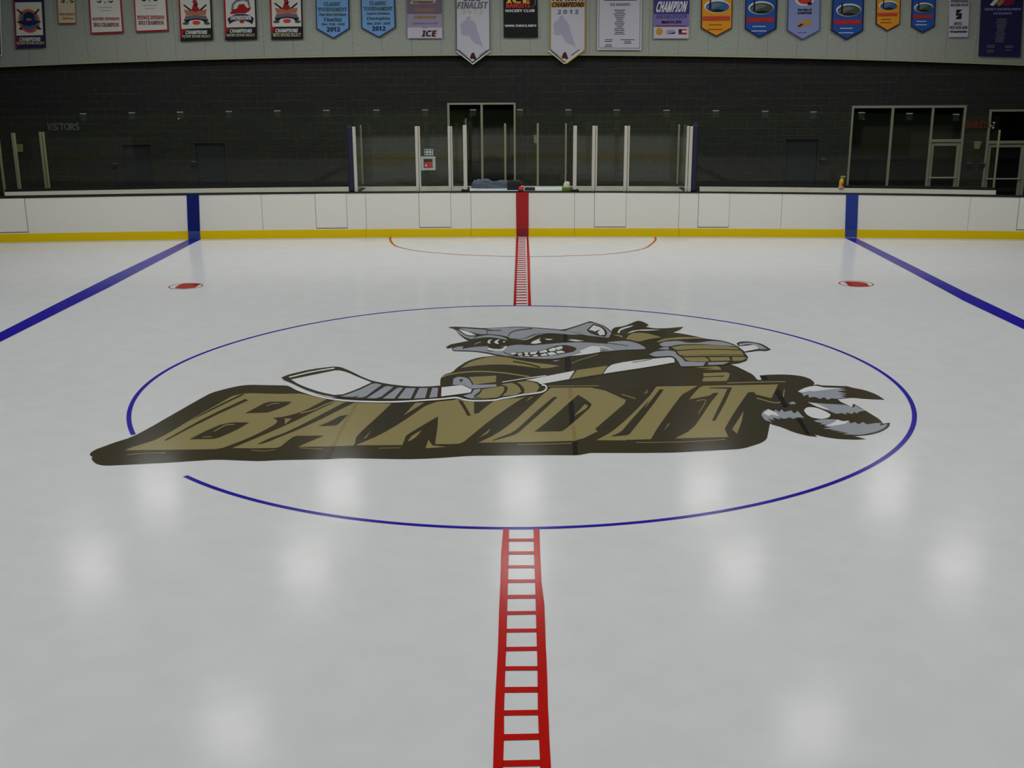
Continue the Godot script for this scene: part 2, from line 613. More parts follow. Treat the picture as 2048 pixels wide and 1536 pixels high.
func cladding() -> void:
	var up := thing("wall_back_cladding", Vector3(0, 0, CLAD_Z), "pale grey panel cladding of the upper back wall behind the banners", "", "", "structure")
	var st := begin()
	for k in 60:
		var a := -30.0 + k
		quad(st, Vector3(a, poly(CLADDING_EDGE, clampf(a, -18, 18)), CLAD_Z - 0.008), Vector3(a, 7.5, CLAD_Z - 0.008), Vector3(a + 1, 7.5, CLAD_Z - 0.008), Vector3(a + 1, poly(CLADDING_EDGE, clampf(a + 1, -18, 18)), CLAD_Z - 0.008))
		quad(st, Vector3(a, poly(CLADDING_EDGE, clampf(a, -18, 18)), CLAD_Z - 0.2), Vector3(a, poly(CLADDING_EDGE, clampf(a, -18, 18)), CLAD_Z - 0.008), Vector3(a + 1, poly(CLADDING_EDGE, clampf(a + 1, -18, 18)), CLAD_Z - 0.008), Vector3(a + 1, poly(CLADDING_EDGE, clampf(a + 1, -18, 18)), CLAD_Z - 0.2))
	obj("backing", st, M.concrete, up)
	for k in range(-30, 30):
		var a := 0.806 * k + 0.27
		var b := a + 0.80
		st = begin()
		var la := poly(CLADDING_EDGE, clampf(a, -18, 18)) + 0.05
		var lb := poly(CLADDING_EDGE, clampf(b, -18, 18)) + 0.05
		hexa(st, [Vector3(a, la, CLAD_Z), Vector3(b, lb, CLAD_Z), Vector3(b, lb, CLAD_Z - 0.03), Vector3(a, la, CLAD_Z - 0.03), Vector3(a, 7.5, CLAD_Z), Vector3(b, 7.5, CLAD_Z), Vector3(b, 7.5, CLAD_Z - 0.03), Vector3(a, 7.5, CLAD_Z - 0.03)])
		obj("panel", st, M.clad, up)
	st = begin()
	for k in 90:
		var a := -18.0 + 0.4 * k
		var b := a + 0.4
		var la := poly(CLADDING_EDGE, a)
		var lb := poly(CLADDING_EDGE, b)
		hexa(st, [Vector3(a, la, CLAD_Z + 0.02), Vector3(b, lb, CLAD_Z + 0.02), Vector3(b, lb, CLAD_Z - 0.16), Vector3(a, la, CLAD_Z - 0.16), Vector3(a, la + 0.045, CLAD_Z + 0.02), Vector3(b, lb + 0.045, CLAD_Z + 0.02), Vector3(b, lb + 0.045, CLAD_Z - 0.16), Vector3(a, la + 0.045, CLAD_Z - 0.16)])
	obj("edge_trim", st, M.cladedge, up)


func ring(radius: Array, half: float, from: float, to: float, n: int) -> PackedVector2Array:
	var a := PackedVector2Array()
	var b := PackedVector2Array()
	for k in n + 1:
		var t := lerpf(from, to, float(k) / n)
		var r: float = radius[0]
		for j in range(1, (radius.size() - 1) / 2 + 1):
			r += radius[2 * j - 1] * cos(j * t) + radius[2 * j] * sin(j * t)
		a.append(Vector2(cos(t), sin(t)) * (r + half))
		b.append(Vector2(cos(t), sin(t)) * (r - half))
	b.reverse()
	a.append_array(b)
	return a


func ice_markings() -> void:
	# the big blue circle, open where the emblem's long corner covers it
	var circle := thing("center_circle", Vector3.ZERO, "large thin blue painted circle around the raccoon emblem at centre ice", "circle")
	flat("circle_line", ring([4.6308, -0.0133, -0.0441, -0.0636, -0.0009, 0.0141, 0.0042, 0.0025, -0.0073, -0.0141, 0.0019, 0.0008, 0.0057], 0.0255, deg_to_rad(152.5), deg_to_rad(330.0), 110), M.blueline, 0, circle)
	flat("circle_line", ring([4.6308, -0.0133, -0.0441, -0.0636, -0.0009, 0.0141, 0.0042, 0.0025, -0.0073, -0.0141, 0.0019, 0.0008, 0.0057], 0.0255, deg_to_rad(-30.0), deg_to_rad(133.0), 100), M.blueline, 0, circle)
	# the red centre line: two rails with rungs between them
	var line := thing("center_line", Vector3.ZERO, "red centre line painted like a ladder, two rails with rungs across the ice", "line")
	paint("rail", M.redline, 1, [-106, -13103, -113, -8571, -123, -4768, -78, -4768, -79, -6420, -69, -9549, -62, -12586, -61, -13102], line)
	paint("rail", M.redline, 1, [181, -13095, 189, -9543, 170, -6415, 169, -4763, 117, -4764, 124, -6416, 132, -9544, 137, -12580, 135, -13097], line)
	paint("rail", M.redline, 1, [-148, 4668, -157, 5160, -154, 5671, -155, 6155, -152, 6633, -153, 6813, -155, 7103, -156, 7387, -155, 7658, -153, 7949, -152, 8223, -175, 12900, -90, 12900, -103, 8223, -99, 7886, -98, 7658, -102, 7387, -101, 7103, -100, 6814, -98, 6633, -98, 6155, -98, 5671, -97, 5160, -100, 4669], line)
	paint("rail", M.redline, 1, [101, 4669, 99, 5161, 102, 5672, 101, 6156, 101, 6633, 101, 6814, 99, 7104, 96, 7371, 98, 7658, 100, 7886, 102, 8223, 90, 12900, 175, 12900, 158, 8223, 158, 7949, 156, 7658, 157, 7497, 156, 7371, 159, 7057, 160, 6814, 159, 6633, 161, 6343, 162, 6027, 149, 5672, 148, 5161, 150, 4670], line)
	for r in [[-107, 4868, 103, 4866], [-106, 4922, 102, 4921], [-104, 5119, 104, 5116], [-103, 5174, 103, 5173], [-105, 5377, 105, 5376], [-104, 5425, 104, 5424], [-102, 5626, 105, 5623], [-101, 5680, 104, 5675],
			[-103, 5880, 105, 5877], [-102, 5940, 105, 5936], [-103, 6134, 102, 6129], [-102, 6188, 101, 6181], [-103, 6389, 105, 6385], [-103, 6441, 105, 6436], [-103, 6637, 105, 6631], [-103, 6692, 104, 6686],
			[-103, 6883, 105, 6882], [-103, 6936, 104, 6934], [-103, 7131, 104, 7127], [-102, 7195, 103, 7192], [-105, 7389, 100, 7383], [-104, 7445, 99, 7440], [-101, 7634, 102, 7627], [-101, 7695, 101, 7688],
			[-103, 7884, 103, 7877], [-102, 7942, 102, 7935]]:
		rung_edges.append(r)
	for k in range(0, rung_edges.size(), 2):
		var a: Array = rung_edges[k]
		var b: Array = rung_edges[k + 1]
		paint("rung", M.redline, 1, [a[0], a[1], a[2], a[3], b[2], b[3], b[0], b[1]], line)
	var z := -4.882
	while z > -13.0:   # the far half repeats the same ladder
		paint("rung", M.redline, 1, [-125, z * 1000.0, 105, z * 1000.0, 105, z * 1000.0 - 85, -125, z * 1000.0 - 85], line)
		z -= 0.2567
	z = 8.13
	while z < 12.8:
		paint("rung", M.redline, 1, [-110, z * 1000.0, 110, z * 1000.0, 110, z * 1000.0 + 56, -110, z * 1000.0 + 56], line)
		z += 0.252
	# blue lines
	var bl := thing("blue_line", Vector3(-7.6, 0, 0), "wide blue line painted on the ice, left of the centre circle", "line")
	paint("line_paint", M.blueline, 1, [-7849, -12931, -7555, -12897, -7557, -11928, -7454, -6613, -7451, -4156, -7445, -2209, -7461, -550, -7495, 768, -7490, 12900, -7810, 12900, -7818, 194, -7773, -1162, -7731, -2837, -7789, -4985, -7840, -7686], bl)
	bl = thing("blue_line", Vector3(7.6, 0, 0), "wide blue line painted on the ice, right of the centre circle", "line")
	paint("line_paint", M.blueline, 1, [7820, -12671, 7760, -8850, 7696, -5868, 7696, -3498, 7707, -1653, 7742, -208, 7745, 12900, 7420, 12900, 7416, 393, 7404, -1034, 7407, -2837, 7370, -5024, 7472, -7999, 7564, -11882, 7559, -12695], bl)
	# face-off spots
	for s in [["red face-off spot on the ice beside the left blue line", -6.09, [-6253, -6753, -6233, -6887, -6148, -6942, -6037, -6977, -5882, -6916, -5878, -6787, -5884, -6512, -5967, -6458, -6054, -6415, -6159, -6437, -6240, -6484]],
			["red face-off spot on the ice beside the right blue line", 6.06, [5892, -6858, 5982, -6893, 6101, -6891, 6203, -6831, 6263, -6737, 6248, -6583, 6237, -6427, 6146, -6374, 5990, -6377, 5896, -6454, 5870, -6500, 5895, -6703]]]:
		var d := thing("faceoff_spot", Vector3(s[1], 0, -6.67), s[0], "face-off spot", "face-off spots of the neutral zone")
		paint("red_fill", M.dotred, 1, s[2], d)
		var rg := PackedVector2Array()
		for k in 33: rg.append(Vector2(s[1], -6.67) + Vector2.from_angle(TAU * k / 32.0) * Vector2(0.305, 0.315))
		var inner := PackedVector2Array()
		for k in 33: inner.append(Vector2(s[1], -6.67) + Vector2.from_angle(TAU * k / 32.0) * Vector2(0.284, 0.285))
		inner.reverse()
		rg.append_array(inner)
		flat("rim_line", rg, M.dotred, 0, d)
	var crease := thing("referee_crease", Vector3(0, 0, -12), "thin orange red half circle painted on the ice against the far boards", "crease line")
	flat("crease_line", stroke([-3107, -13189, -3097, -13063, -3081, -12878, -3054, -12669, -3010, -12427, -2955, -12160, -2895, -11923, -2841, -11746, -2783, -11600, -2697, -11446, -2567, -11263, -2410, -11073, -2246, -10905, -2088, -10775, -1923, -10667, -1741, -10564, -1549, -10457, -1340, -10354, -1081, -10263, -746, -10178, -362, -10104, 24, -10061, 406, -10058, 790, -10086, 1145, -10138, 1462, -10208, 1750, -10302, 2015, -10434, 2263, -10618, 2488, -10841, 2671, -11077, 2798, -11329, 2884, -11594, 2956, -11846, 3025, -12077, 3081, -12295, 3123, -12497, 3150, -12697, 3164, -12882, 3172, -13010], 0.05), M.creaseline, 0, crease)


var rung_edges := []


func emblem() -> void:
	var emblem := thing("center_ice_emblem", Vector3.ZERO, "brown and tan team emblem at centre ice, raccoon with stick over a slanted word", "emblem")
	var e_base := paint("word_backing", M.dark, 0, [-4287, 2748, -4295, 2703, -4297, 2679, -4288, 2620, -4277, 2582, -4254, 2539, -4234, 2500, -4192, 2415, -4155, 2349, -4085, 2247, -4036, 2130, -3998, 1977, -3962, 1817, -3918, 1596, -3875, 1385, -3825, 1139, -3790, 971, -3747, 766, -3723, 660, -3697, 555, -3662, 470, -3616, 403, -3573, 346, -3527, 291, -3481, 242, -3432, 198, -3381, 167, -3325, 150, -3267, 145, -3205, 152, -3144, 158, -2967, 170, -2922, 174, -2876, 178, -2825, 213, -2666, 406, -2549, 516, -2223, 719, -2052, 707, -1901, 562, -1738, 462, -974, 226, -950, 573, 698, 300, 1359, 131, 2254, -176, 2520, -176, 2876, -38, 2907, -27, 2938, -18, 2970, -14, 3154, -29, 3027, 710, 2967, 958, 2880, 1231, 2827, 1363, 2770, 1474, 2720, 1604, 2671, 1780, 2632, 1918, 2591, 2068, 2562, 2172, 2532, 2276, 2500, 2349, 2464, 2401, 2429, 2443, 2382, 2485, 2340, 2521, 2267, 2579, 2223, 2605, 2181, 2623, 2140, 2635, 1885, 2673, 1736, 2697, 1587, 2723, 1440, 2737, 1222, 2740, 1268, 2744, 692, 2737, 667, 2746, 641, 2763, 616, 2778, 570, 2801, 530, 2809, 334, 2802, 189, 2800, -27, 2804, -220, 2809, -460, 2816, -556, 2828, -652, 2849, -744, 2869, -835, 2887, -926, 2900, -1058, 2911, -1139, 2913, -1221, 2910, -1302, 2905, -1445, 2896, -1561, 2888, -1696, 2879, -1772, 2884, -1846, 2899, -1921, 2909, -2363, 2934, -2433, 2944, -2502, 2957, -2572, 2961, -2646, 2953, -2719, 2945, -2929, 2919, -3024, 2921, -3115, 2938, -3206, 2955, -3363, 2988, -3498, 3012, -3634, 3032, -3769, 3053, -3954, 3080, -3991, 3082, -4034, 3078, -4068, 3064, -4110, 3036, -4143, 3001, -4189, 2936, -4203, 2910, -4225, 2867, -4224, 2837, -4241, 2815, -4252, 2802, -4264, 2789, -4273, 2775], emblem)
	var e_torso := paint("torso", M.dark, 1, [-986, 119, -993, 16, -997, -88, -992, -178, -973, -282, -948, -347, -891, -406, -859, -487, -835, -611, -806, -722, -730, -947, -664, -1081, -590, -1174, -512, -1235, -371, -1286, -292, -1286, -213, -1258, -144, -1346, -77, -1576, -1, -1710, 1236, -2265, 1265, -2318, 1294, -2412, 1314, -2527, 1344, -2882, 1387, -3008, 1416, -3060, 1518, -3125, 1597, -3216, 1777, -3507, 1822, -3518, 1862, -3455, 1893, -3373, 1931, -3214, 1871, -3077, 1961, -2999, 2024, -2975, 2144, -2982, 2249, -3008, 2436, -3090, 2374, -2923, 2334, -2841, 2222, -2691, 2297, -2651, 2345, -2614, 2442, -2515, 2520, -2427, 2611, -2314, 2656, -2245, 2699, -2167, 2748, -2126, 2832, -2118, 2894, -2057, 2963, -1897, 2998, -1680, 3014, -1178, 2947, -965, 2713, -807, 2762, -714, 2791, -641, 2844, -471, 2866, -397, 2893, -311, 2901, -252, 2905, -175, 2907, -113, 2907, -47, 2910, 10, 2919, 86, 2754, 286, 2655, 354, 426, 489, 77, 562, -313, 701, -563, 682, -950, 488, -968, 319, -978, 220], emblem)
	paint("fur_gap", M.white, 2, [1411, -2677, 1444, -2854, 1471, -2939, 1525, -3025, 1572, -3083, 1696, -3197, 1670, -3125, 1653, -3090, 1537, -2946, 1507, -2898, 1461, -2814, 1441, -2663], e_torso)
	paint("fur_gap", M.white, 2, [1545, -2629, 1617, -2771, 1665, -2830, 1778, -2886, 1867, -2901, 2072, -2865, 1930, -2827, 1843, -2815, 1736, -2817, 1689, -2788, 1634, -2722, 1598, -2682], e_torso)
	paint("shoulder_patch", M.tan, 2, [-771, -643, -730, -780, -701, -864, -665, -954, -627, -1022, -536, -1132, -459, -1201, -370, -1255, -292, -1260, -207, -1221, -140, -1170, -75, -1099, -10, -1040, 103, -955, 198, -898, 297, -853, 382, -809, 508, -735, 349, -623, 245, -612, 69, -701, -26, -747, -121, -792, -217, -814, -375, -813, -470, -797, -570, -766, -651, -725], e_torso)
	paint("sleeve_crease", M.dark, 3, [-107, -939, -84, -925, -51, -905, -14, -883, 20, -859, 50, -836, 78, -811, 105, -785, 133, -756, 164, -721, 196, -680, 225, -644, 244, -618, 251, -686, 231, -711, 202, -748, 170, -789, 138, -825, 110, -855, 82, -882, 53, -907, 23, -931, -11, -955, -48, -978, -82, -998, -105, -1012], e_torso)
	paint("sleeve_line", M.tan, 2, [-973, -160, -964, -181, -952, -211, -935, -244, -909, -275, -871, -306, -823, -339, -770, -369, -720, -393, -671, -410, -621, -421, -571, -427, -524, -430, -479, -428, -437, -421, -394, -411, -350, -399, -303, -384, -254, -367, -207, -348, -165, -329, -130, -310, -101, -291, -73, -272, -42, -251, -3, -228, 39, -203, 78, -180, 104, -164, 107, -225, 80, -241, 42, -264, -1, -289, -39, -313, -70, -333, -99, -353, -128, -372, -163, -391, -206, -411, -254, -430, -303, -447, -351, -462, -395, -474, -438, -485, -481, -491, -526, -494, -574, -491, -624, -485, -675, -473, -724, -456, -776, -432, -829, -401, -877, -368, -917, -336, -944, -303, -963, -267, -975, -236, -984, -215], e_torso)
	paint("shoulder_patch", M.tan, 2, [1498, -2269, 1539, -2433, 1569, -2526, 1608, -2617, 1644, -2662, 1759, -2674, 1834, -2637, 1915, -2540, 1957, -2479, 2016, -2374, 1863, -2286, 1785, -2221, 1698, -2128, 1643, -2122, 1585, -2187, 1551, -2221], e_torso)
	paint("shoulder_patch", M.tan, 2, [1325, -2549, 1387, -2558, 1418, -2541, 1461, -2483, 1458, -2344, 1431, -2420, 1411, -2457], e_torso)
	paint("chest_stripe", M.tan, 2, [2234, -614, 2343, -681, 2413, -700, 2547, -686, 2554, -511, 2327, -528, 2487, -596], e_torso)
	paint("chest_stripe", M.tan, 2, [2291, -343, 2590, -386, 2605, -370, 2621, -315, 2593, -190, 2571, -115, 2518, 36, 2216, 56, 2268, -143, 2521, -168, 2536, -225, 2275, -190], e_torso)
	paint("collar_line", M.tan, 2, [660, -855, 685, -891, 720, -944, 760, -1001, 798, -1053, 833, -1096, 869, -1136, 904, -1174, 937, -1212, 968, -1251, 999, -1290, 1025, -1324, 1044, -1348, 1043, -1384, 1025, -1360, 998, -1326, 968, -1287, 936, -1248, 904, -1211, 869, -1172, 833, -1131, 797, -1088, 759, -1036, 719, -978, 683, -925, 659, -889], e_torso)
	paint("collar_patch", M.grey, 2, [408, -1011, 519, -1058, 471, -987, 446, -979], e_torso)
	var e_letter_b := paint("letter", M.tan, 2, [-3980, 2636, -3955, 2569, -3935, 2531, -3886, 2463, -3844, 2406, -3799, 2342, -3771, 2282, -3749, 2209, -3728, 2131, -3684, 1945, -3658, 1821, -3633, 1689, -3607, 1557, -3557, 1330, -3512, 1136, -3450, 883, -3429, 790, -3408, 693, -3377, 623, -3330, 577, -3296, 552, -3259, 536, -3220, 529, -2852, 565, -2853, 563, -2626, 555, -2551, 583, -2470, 643, -2391, 695, -2252, 778, -2322, 958, -2352, 1044, -2381, 1131, -2412, 1208, -2456, 1291, -2498, 1355, -2544, 1414, -2583, 1457, -2626, 1496, -2666, 1517, -2728, 1533, -2666, 1613, -2645, 1692, -2662, 1797, -2670, 1831, -2679, 1860, -2688, 1889, -2705, 1940, -2720, 1982, -2761, 2089, -2794, 2167, -2827, 2240, -2862, 2309, -2919, 2411, -2965, 2488, -3010, 2560, -3066, 2599, -3199, 2609, -3311, 2615, -3518, 2620, -3694, 2626], emblem)
	paint("letter_groove", M.dark, 3, [-3616, 1675, -3537, 1416, -3481, 1239, -3418, 1039, -3358, 857, -3264, 578, -3296, 571, -3312, 585, -3393, 824, -3447, 994, -3506, 1191, -3554, 1382], e_letter_b)
	paint("letter_groove", M.dark, 3, [-3676, 2335, -3656, 2316, -3645, 2296, -3495, 1770, -3375, 1405, -3162, 836, -3215, 779, -3408, 1309, -3517, 1665, -3677, 2290, -3678, 2306], e_letter_b)
	paint("letter_counter", M.dark, 3, [-3076, 1357, -3024, 1195, -2989, 1083, -2951, 957, -2896, 895, -2650, 896, -2659, 995, -2671, 1047, -2706, 1131, -2733, 1183, -2764, 1229, -2789, 1270, -2813, 1312, -2842, 1335], e_letter_b)
	paint("letter_glint", M.tan, 4, [-2892, 1095, -2885, 1076, -2875, 1047, -2862, 1019, -2848, 998, -2830, 987, -2808, 982, -2788, 980, -2774, 979, -2780, 951, -2794, 952, -2815, 954, -2837, 959, -2855, 970, -2870, 992, -2883, 1022, -2894, 1051, -2901, 1070], e_letter_b)
	paint("letter_counter", M.dark, 3, [-3429, 2285, -3373, 2103, -3332, 1988, -3243, 1783, -3141, 1697, -2946, 1699, -2983, 1856, -3012, 1949, -3069, 2089, -3101, 2162, -3136, 2233, -3175, 2268, -3224, 2276, -3273, 2281], e_letter_b)
	paint("letter_glint", M.tan, 4, [-3239, 2039, -3233, 2014, -3224, 1977, -3213, 1937, -3203, 1903, -3195, 1874, -3187, 1848, -3178, 1825, -3166, 1808, -3148, 1797, -3125, 1792, -3103, 1789, -3088, 1788, -3096, 1756, -3111, 1758, -3133, 1760, -3157, 1765, -3176, 1777, -3189, 1795, -3198, 1819, -3206, 1847, -3215, 1876, -3225, 1910, -3235, 1950, -3245, 1987, -3251, 2012], e_letter_b)
	paint("letter_glint", M.tan, 4, [-3308, 2226, -3215, 2213, -3222, 2190, -3315, 2203], e_letter_b)
	paint("edge_glint", M.tan, 2, [-3907, 2782, -3888, 2776, -3862, 2768, -3831, 2760, -3798, 2753, -3763, 2748, -3724, 2743, -3684, 2739, -3648, 2736, -3615, 2732, -3582, 2729, -3554, 2727, -3535, 2725, -3542, 2704, -3561, 2705, -3589, 2708, -3622, 2711, -3655, 2715, -3691, 2718, -3731, 2722, -3770, 2727, -3806, 2732, -3839, 2739, -3870, 2747, -3896, 2755, -3915, 2761], e_base)
	var e_letter_a := paint("letter", M.tan, 2, [-2912, 2569, -2841, 2435, -2793, 2342, -2686, 2130, -2670, 2097, -2654, 2064, -2638, 2031, -2581, 1914, -2538, 1822, -2461, 1653, -2395, 1500, -2304, 1279, -2250, 1152, -2177, 989, -2153, 931, -2129, 871, -2096, 851, -1969, 918, -1874, 947, -1484, 979, -1558, 1382, -1604, 1618, -1657, 1885, -1681, 2022, -1707, 2191, -1708, 2279, -1696, 2410, -1695, 2448, -1699, 2499, -1870, 2521, -1985, 2530, -2257, 2536, -2205, 2435, -2169, 2371, -2125, 2298, -2096, 2248, -2053, 2170, -2339, 2174, -2373, 2219, -2393, 2308, -2411, 2400, -2430, 2513, -2464, 2567, -2614, 2577, -2732, 2578], emblem)
	paint("letter_groove", M.dark, 3, [-2691, 2456, -2625, 2298, -2576, 2207, -2520, 2130, -2469, 2038, -2407, 1900, -2350, 1764, -2271, 1556, -2197, 1362, -2095, 1097, -2068, 1023, -2041, 948, -2004, 915, -1910, 935, -2016, 1176, -2084, 1336, -2167, 1542, -2243, 1712, -2319, 1870, -2395, 2014, -2488, 2178, -2527, 2249, -2570, 2332, -2599, 2378, -2636, 2426, -2657, 2442], e_letter_a)
	paint("letter_counter", M.dark, 3, [-2176, 1837, -2109, 1732, -2067, 1648, -2010, 1498, -1975, 1452, -1914, 1422, -1941, 1590, -1954, 1679, -1966, 1767, -1990, 1816, -2040, 1831, -2086, 1838], e_letter_a)
	paint("letter_notch", M.tan, 2, [-2594, 1549, -2514, 1560, -2543, 1771], e_letter_a)
	paint("edge_glint", M.tan, 2, [-2454, 1377, -2430, 1355, -2396, 1322, -2358, 1283, -2326, 1242, -2301, 1197, -2280, 1148, -2260, 1097, -2237, 1048, -2208, 996, -2175, 941, -2145, 892, -2123, 857, -2134, 815, -2156, 850, -2186, 899, -2220, 955, -2249, 1008, -2272, 1058, -2292, 1109, -2313, 1158, -2337, 1202, -2369, 1243, -2406, 1281, -2441, 1314, -2464, 1337], e_letter_a)
	paint("edge_glint", M.tan, 2, [-2225, 2576, -1986, 2618, -1989, 2599, -2228, 2558], e_base)
	paint("edge_glint", M.tan, 2, [-1435, 2591, -1209, 2583, -1211, 2565, -1437, 2572], e_base)
	paint("edge_glint", M.tan, 2, [-2708, 2638, -2684, 2646, -2648, 2656, -2609, 2666, -2574, 2669, -2542, 2663, -2511, 2650, -2484, 2637, -2465, 2628, -2470, 2609, -2488, 2619, -2515, 2632, -2546, 2645, -2578, 2651, -2612, 2648, -2651, 2638, -2687, 2627, -2712, 2620], e_base)
	var e_letter_n := paint("letter", M.tan, 2, [-1680, 2490, -1519, 2229, -1426, 2040, -1337, 1818, -1248, 1573, -1092, 1091, -973, 916, -759, 833, -757, 802, -592, 880, -484, 893, -344, 862, -215, 825, -1, 753, 29, 724, 72, 652, -48, 922, -123, 1102, -285, 1508, -404, 1838, -584, 2382, -634, 2446, -693, 2454, -752, 2458, -875, 2458, -887, 2018, -895, 1813, -913, 1490, -1031, 1764, -1101, 1930, -1191, 2151, -1201, 2223, -1201, 2328, -1202, 2393, -1205, 2487], emblem)
	paint("letter_notch", M.dark, 3, [-729, 851, -675, 884, -552, 1465, -593, 1472, -633, 1269, -662, 1134], e_letter_n)
	paint("letter_notch", M.dark, 3, [-544, 865, -302, 855, -398, 1133, -432, 1235, -472, 1368, -490, 1391, -521, 1391], e_letter_n)
	paint("letter_notch", M.tan, 2, [-954, 2315, -961, 2588, -750, 2546, -897, 2499], e_letter_n)
	paint("edge_glint", M.tan, 2, [-1300, 1464, -1106, 939, -1212, 954], e_letter_n)
	paint("edge_glint", M.tan, 2, [-1629, 2284, -1583, 1996, -1602, 2224, -1610, 2255], e_letter_n)
	paint("edge_glint", M.tan, 2, [-1161, 2345, -1145, 2224, -1128, 2157, -1050, 1977, -1078, 2163, -1100, 2252, -1140, 2348, -1148, 2353], e_letter_n)
	var e_letter_d := paint("letter", M.tan, 2, [-438, 2415, -300, 2196, -211, 2018, -124, 1799, -43, 1572, 38, 1323, 121, 1060, 240, 676, 272, 577, 315, 459, 332, 407, 349, 352, 368, 325, 840, 319, 1002, 458, 1209, 861, 1191, 966, 1175, 1025, 785, 1958, 793, 2002, 798, 2020, 808, 2040, 645, 2279, 538, 2361, 200, 2389, -56, 2404], emblem)
	paint("letter_groove", M.dark, 3, [-299, 2343, -233, 2254, -188, 2197, -114, 2106, -70, 2024, -29, 1917, 11, 1802, 121, 1461, 214, 1187, 369, 750, 391, 724, 427, 731, 287, 1165, 198, 1433, 80, 1772, 30, 1921, -20, 2068, -75, 2169, -140, 2227, -199, 2280, -286, 2354, -291, 2353], e_letter_d)
	paint("letter_counter", M.dark, 3, [139, 2055, 250, 1783, 325, 1588, 430, 1302, 498, 1113, 587, 861, 620, 771, 670, 637, 744, 820, 771, 902, 806, 1037, 781, 1146, 763, 1210, 640, 1540, 575, 1708, 490, 1916, 467, 1967, 445, 2016, 421, 2041], e_letter_d)
	paint("letter_glint", M.tan, 4, [580, 1496, 726, 1037, 759, 1076, 746, 1155, 735, 1197, 672, 1326, 635, 1397], e_letter_d)
	paint("edge_glint", M.tan, 2, [333, 265, 941, 254, 943, 222, 334, 234], e_letter_d)
	paint("edge_glint", M.tan, 2, [-434, 2252, -321, 1929, -341, 2056, -360, 2120], e_letter_d)
	paint("edge_glint", M.tan, 2, [57, 911, 149, 695, 116, 726, 97, 765], e_letter_d)
	paint("edge_glint", M.tan, 2, [-38, 2486, 19, 2484, 100, 2483, 190, 2480, 269, 2476, 342, 2469, 413, 2460, 475, 2452, 518, 2446, 519, 2424, 475, 2430, 413, 2438, 342, 2447, 270, 2454, 190, 2458, 100, 2461, 19, 2463, -38, 2464], e_letter_d)
	paint("edge_glint", M.tan, 2, [1180, 639, 1324, 822, 1331, 787, 1186, 603], e_letter_d)
	paint("edge_glint", M.tan, 2, [1432, 623, 1519, 380, 1491, 573], e_letter_d)
	var e_letter_i := paint("letter", M.tan, 2, [773, 2342, 912, 2125, 975, 2007, 1038, 1871, 1102, 1725, 1227, 1420, 1329, 1155, 1484, 734, 1495, 707, 1505, 680, 1515, 651, 1629, 281, 2129, 255, 1926, 579, 1901, 625, 1876, 677, 1853, 735, 1739, 1065, 1659, 1298, 1473, 1853, 1415, 2038, 1334, 2314, 1066, 2337, 1072, 2353], emblem)
	paint("letter_groove", M.dark, 3, [924, 2226, 1016, 2113, 1073, 2000, 1152, 1767, 1227, 1557, 1478, 872, 1387, 1218, 1655, 403, 1703, 417, 1607, 724, 1545, 918, 1411, 1323, 1306, 1632, 1131, 2140, 1111, 2170, 1080, 2182, 1103, 2182], e_letter_i)
	paint("edge_glint", M.tan, 2, [1502, 2032, 1554, 1856, 1576, 1801, 1613, 1736], e_letter_i)
	paint("edge_glint", M.tan, 2, [1167, 2429, 1218, 2428, 1292, 2428, 1375, 2427, 1455, 2424, 1529, 2421, 1602, 2417, 1678, 2411, 1756, 2401, 1846, 2386, 1945, 2366, 2034, 2347, 2097, 2334, 2100, 2311, 2038, 2325, 1948, 2344, 1850, 2364, 1759, 2379, 1681, 2388, 1605, 2395, 1531, 2399, 1458, 2402, 1378, 2405, 1294, 2406, 1220, 2406, 1169, 2407], e_letter_i)
	var e_letter_t := paint("letter", M.tan, 2, [2146, 321, 2199, 254, 3113, 198, 2900, 803, 2744, 628, 2756, 543, 2682, 551, 2578, 810, 2512, 980, 2395, 1289, 2301, 1544, 2152, 1966, 2140, 2248, 1584, 2293, 1754, 2061, 1857, 1853, 1970, 1542, 2050, 1314, 2141, 1052, 2214, 858, 2330, 573, 2281, 566, 2254, 595, 2223, 655, 2194, 694, 1940, 847, 2037, 585, 2091, 451], emblem)
	paint("letter_groove", M.dark, 3, [2258, 327, 2533, 329, 2408, 740, 2328, 996, 2103, 1676, 2065, 1679, 2188, 1285, 2275, 1008, 2466, 394, 2261, 366], e_letter_t)
	paint("edge_glint", M.tan, 2, [2721, 815, 2763, 868, 2822, 948, 2886, 1010, 2946, 1010, 3004, 903, 3060, 728, 3109, 547, 3143, 422, 3133, 414, 3098, 539, 3050, 717, 2999, 879, 2952, 969, 2897, 967, 2834, 906, 2775, 826, 2734, 772], e_letter_t)
	paint("edge_glint", M.tan, 2, [2011, 925, 2038, 908, 2079, 881, 2113, 871, 2123, 892, 2097, 991, 2046, 1147, 1993, 1300, 1957, 1404, 1961, 1420, 1997, 1317, 2051, 1163, 2103, 1005, 2132, 887, 2120, 839, 2083, 849, 2041, 876, 2014, 893], e_letter_t)
	paint("edge_glint", M.tan, 2, [2226, 1983, 2484, 1304, 2377, 1721, 2326, 1896, 2248, 2141], e_letter_t)
	paint("edge_glint", M.tan, 2, [2510, 149, 2562, 143, 2636, 134, 2723, 124, 2813, 116, 2918, 109, 3038, 102, 3148, 97, 3225, 93, 3234, 52, 3157, 56, 3046, 62, 2926, 68, 2821, 75, 2730, 84, 2643, 93, 2569, 102, 2517, 108], e_letter_t)
	paint("edge_glint", M.tan, 2, [1434, 623, 1520, 380, 1487, 556], e_letter_t)
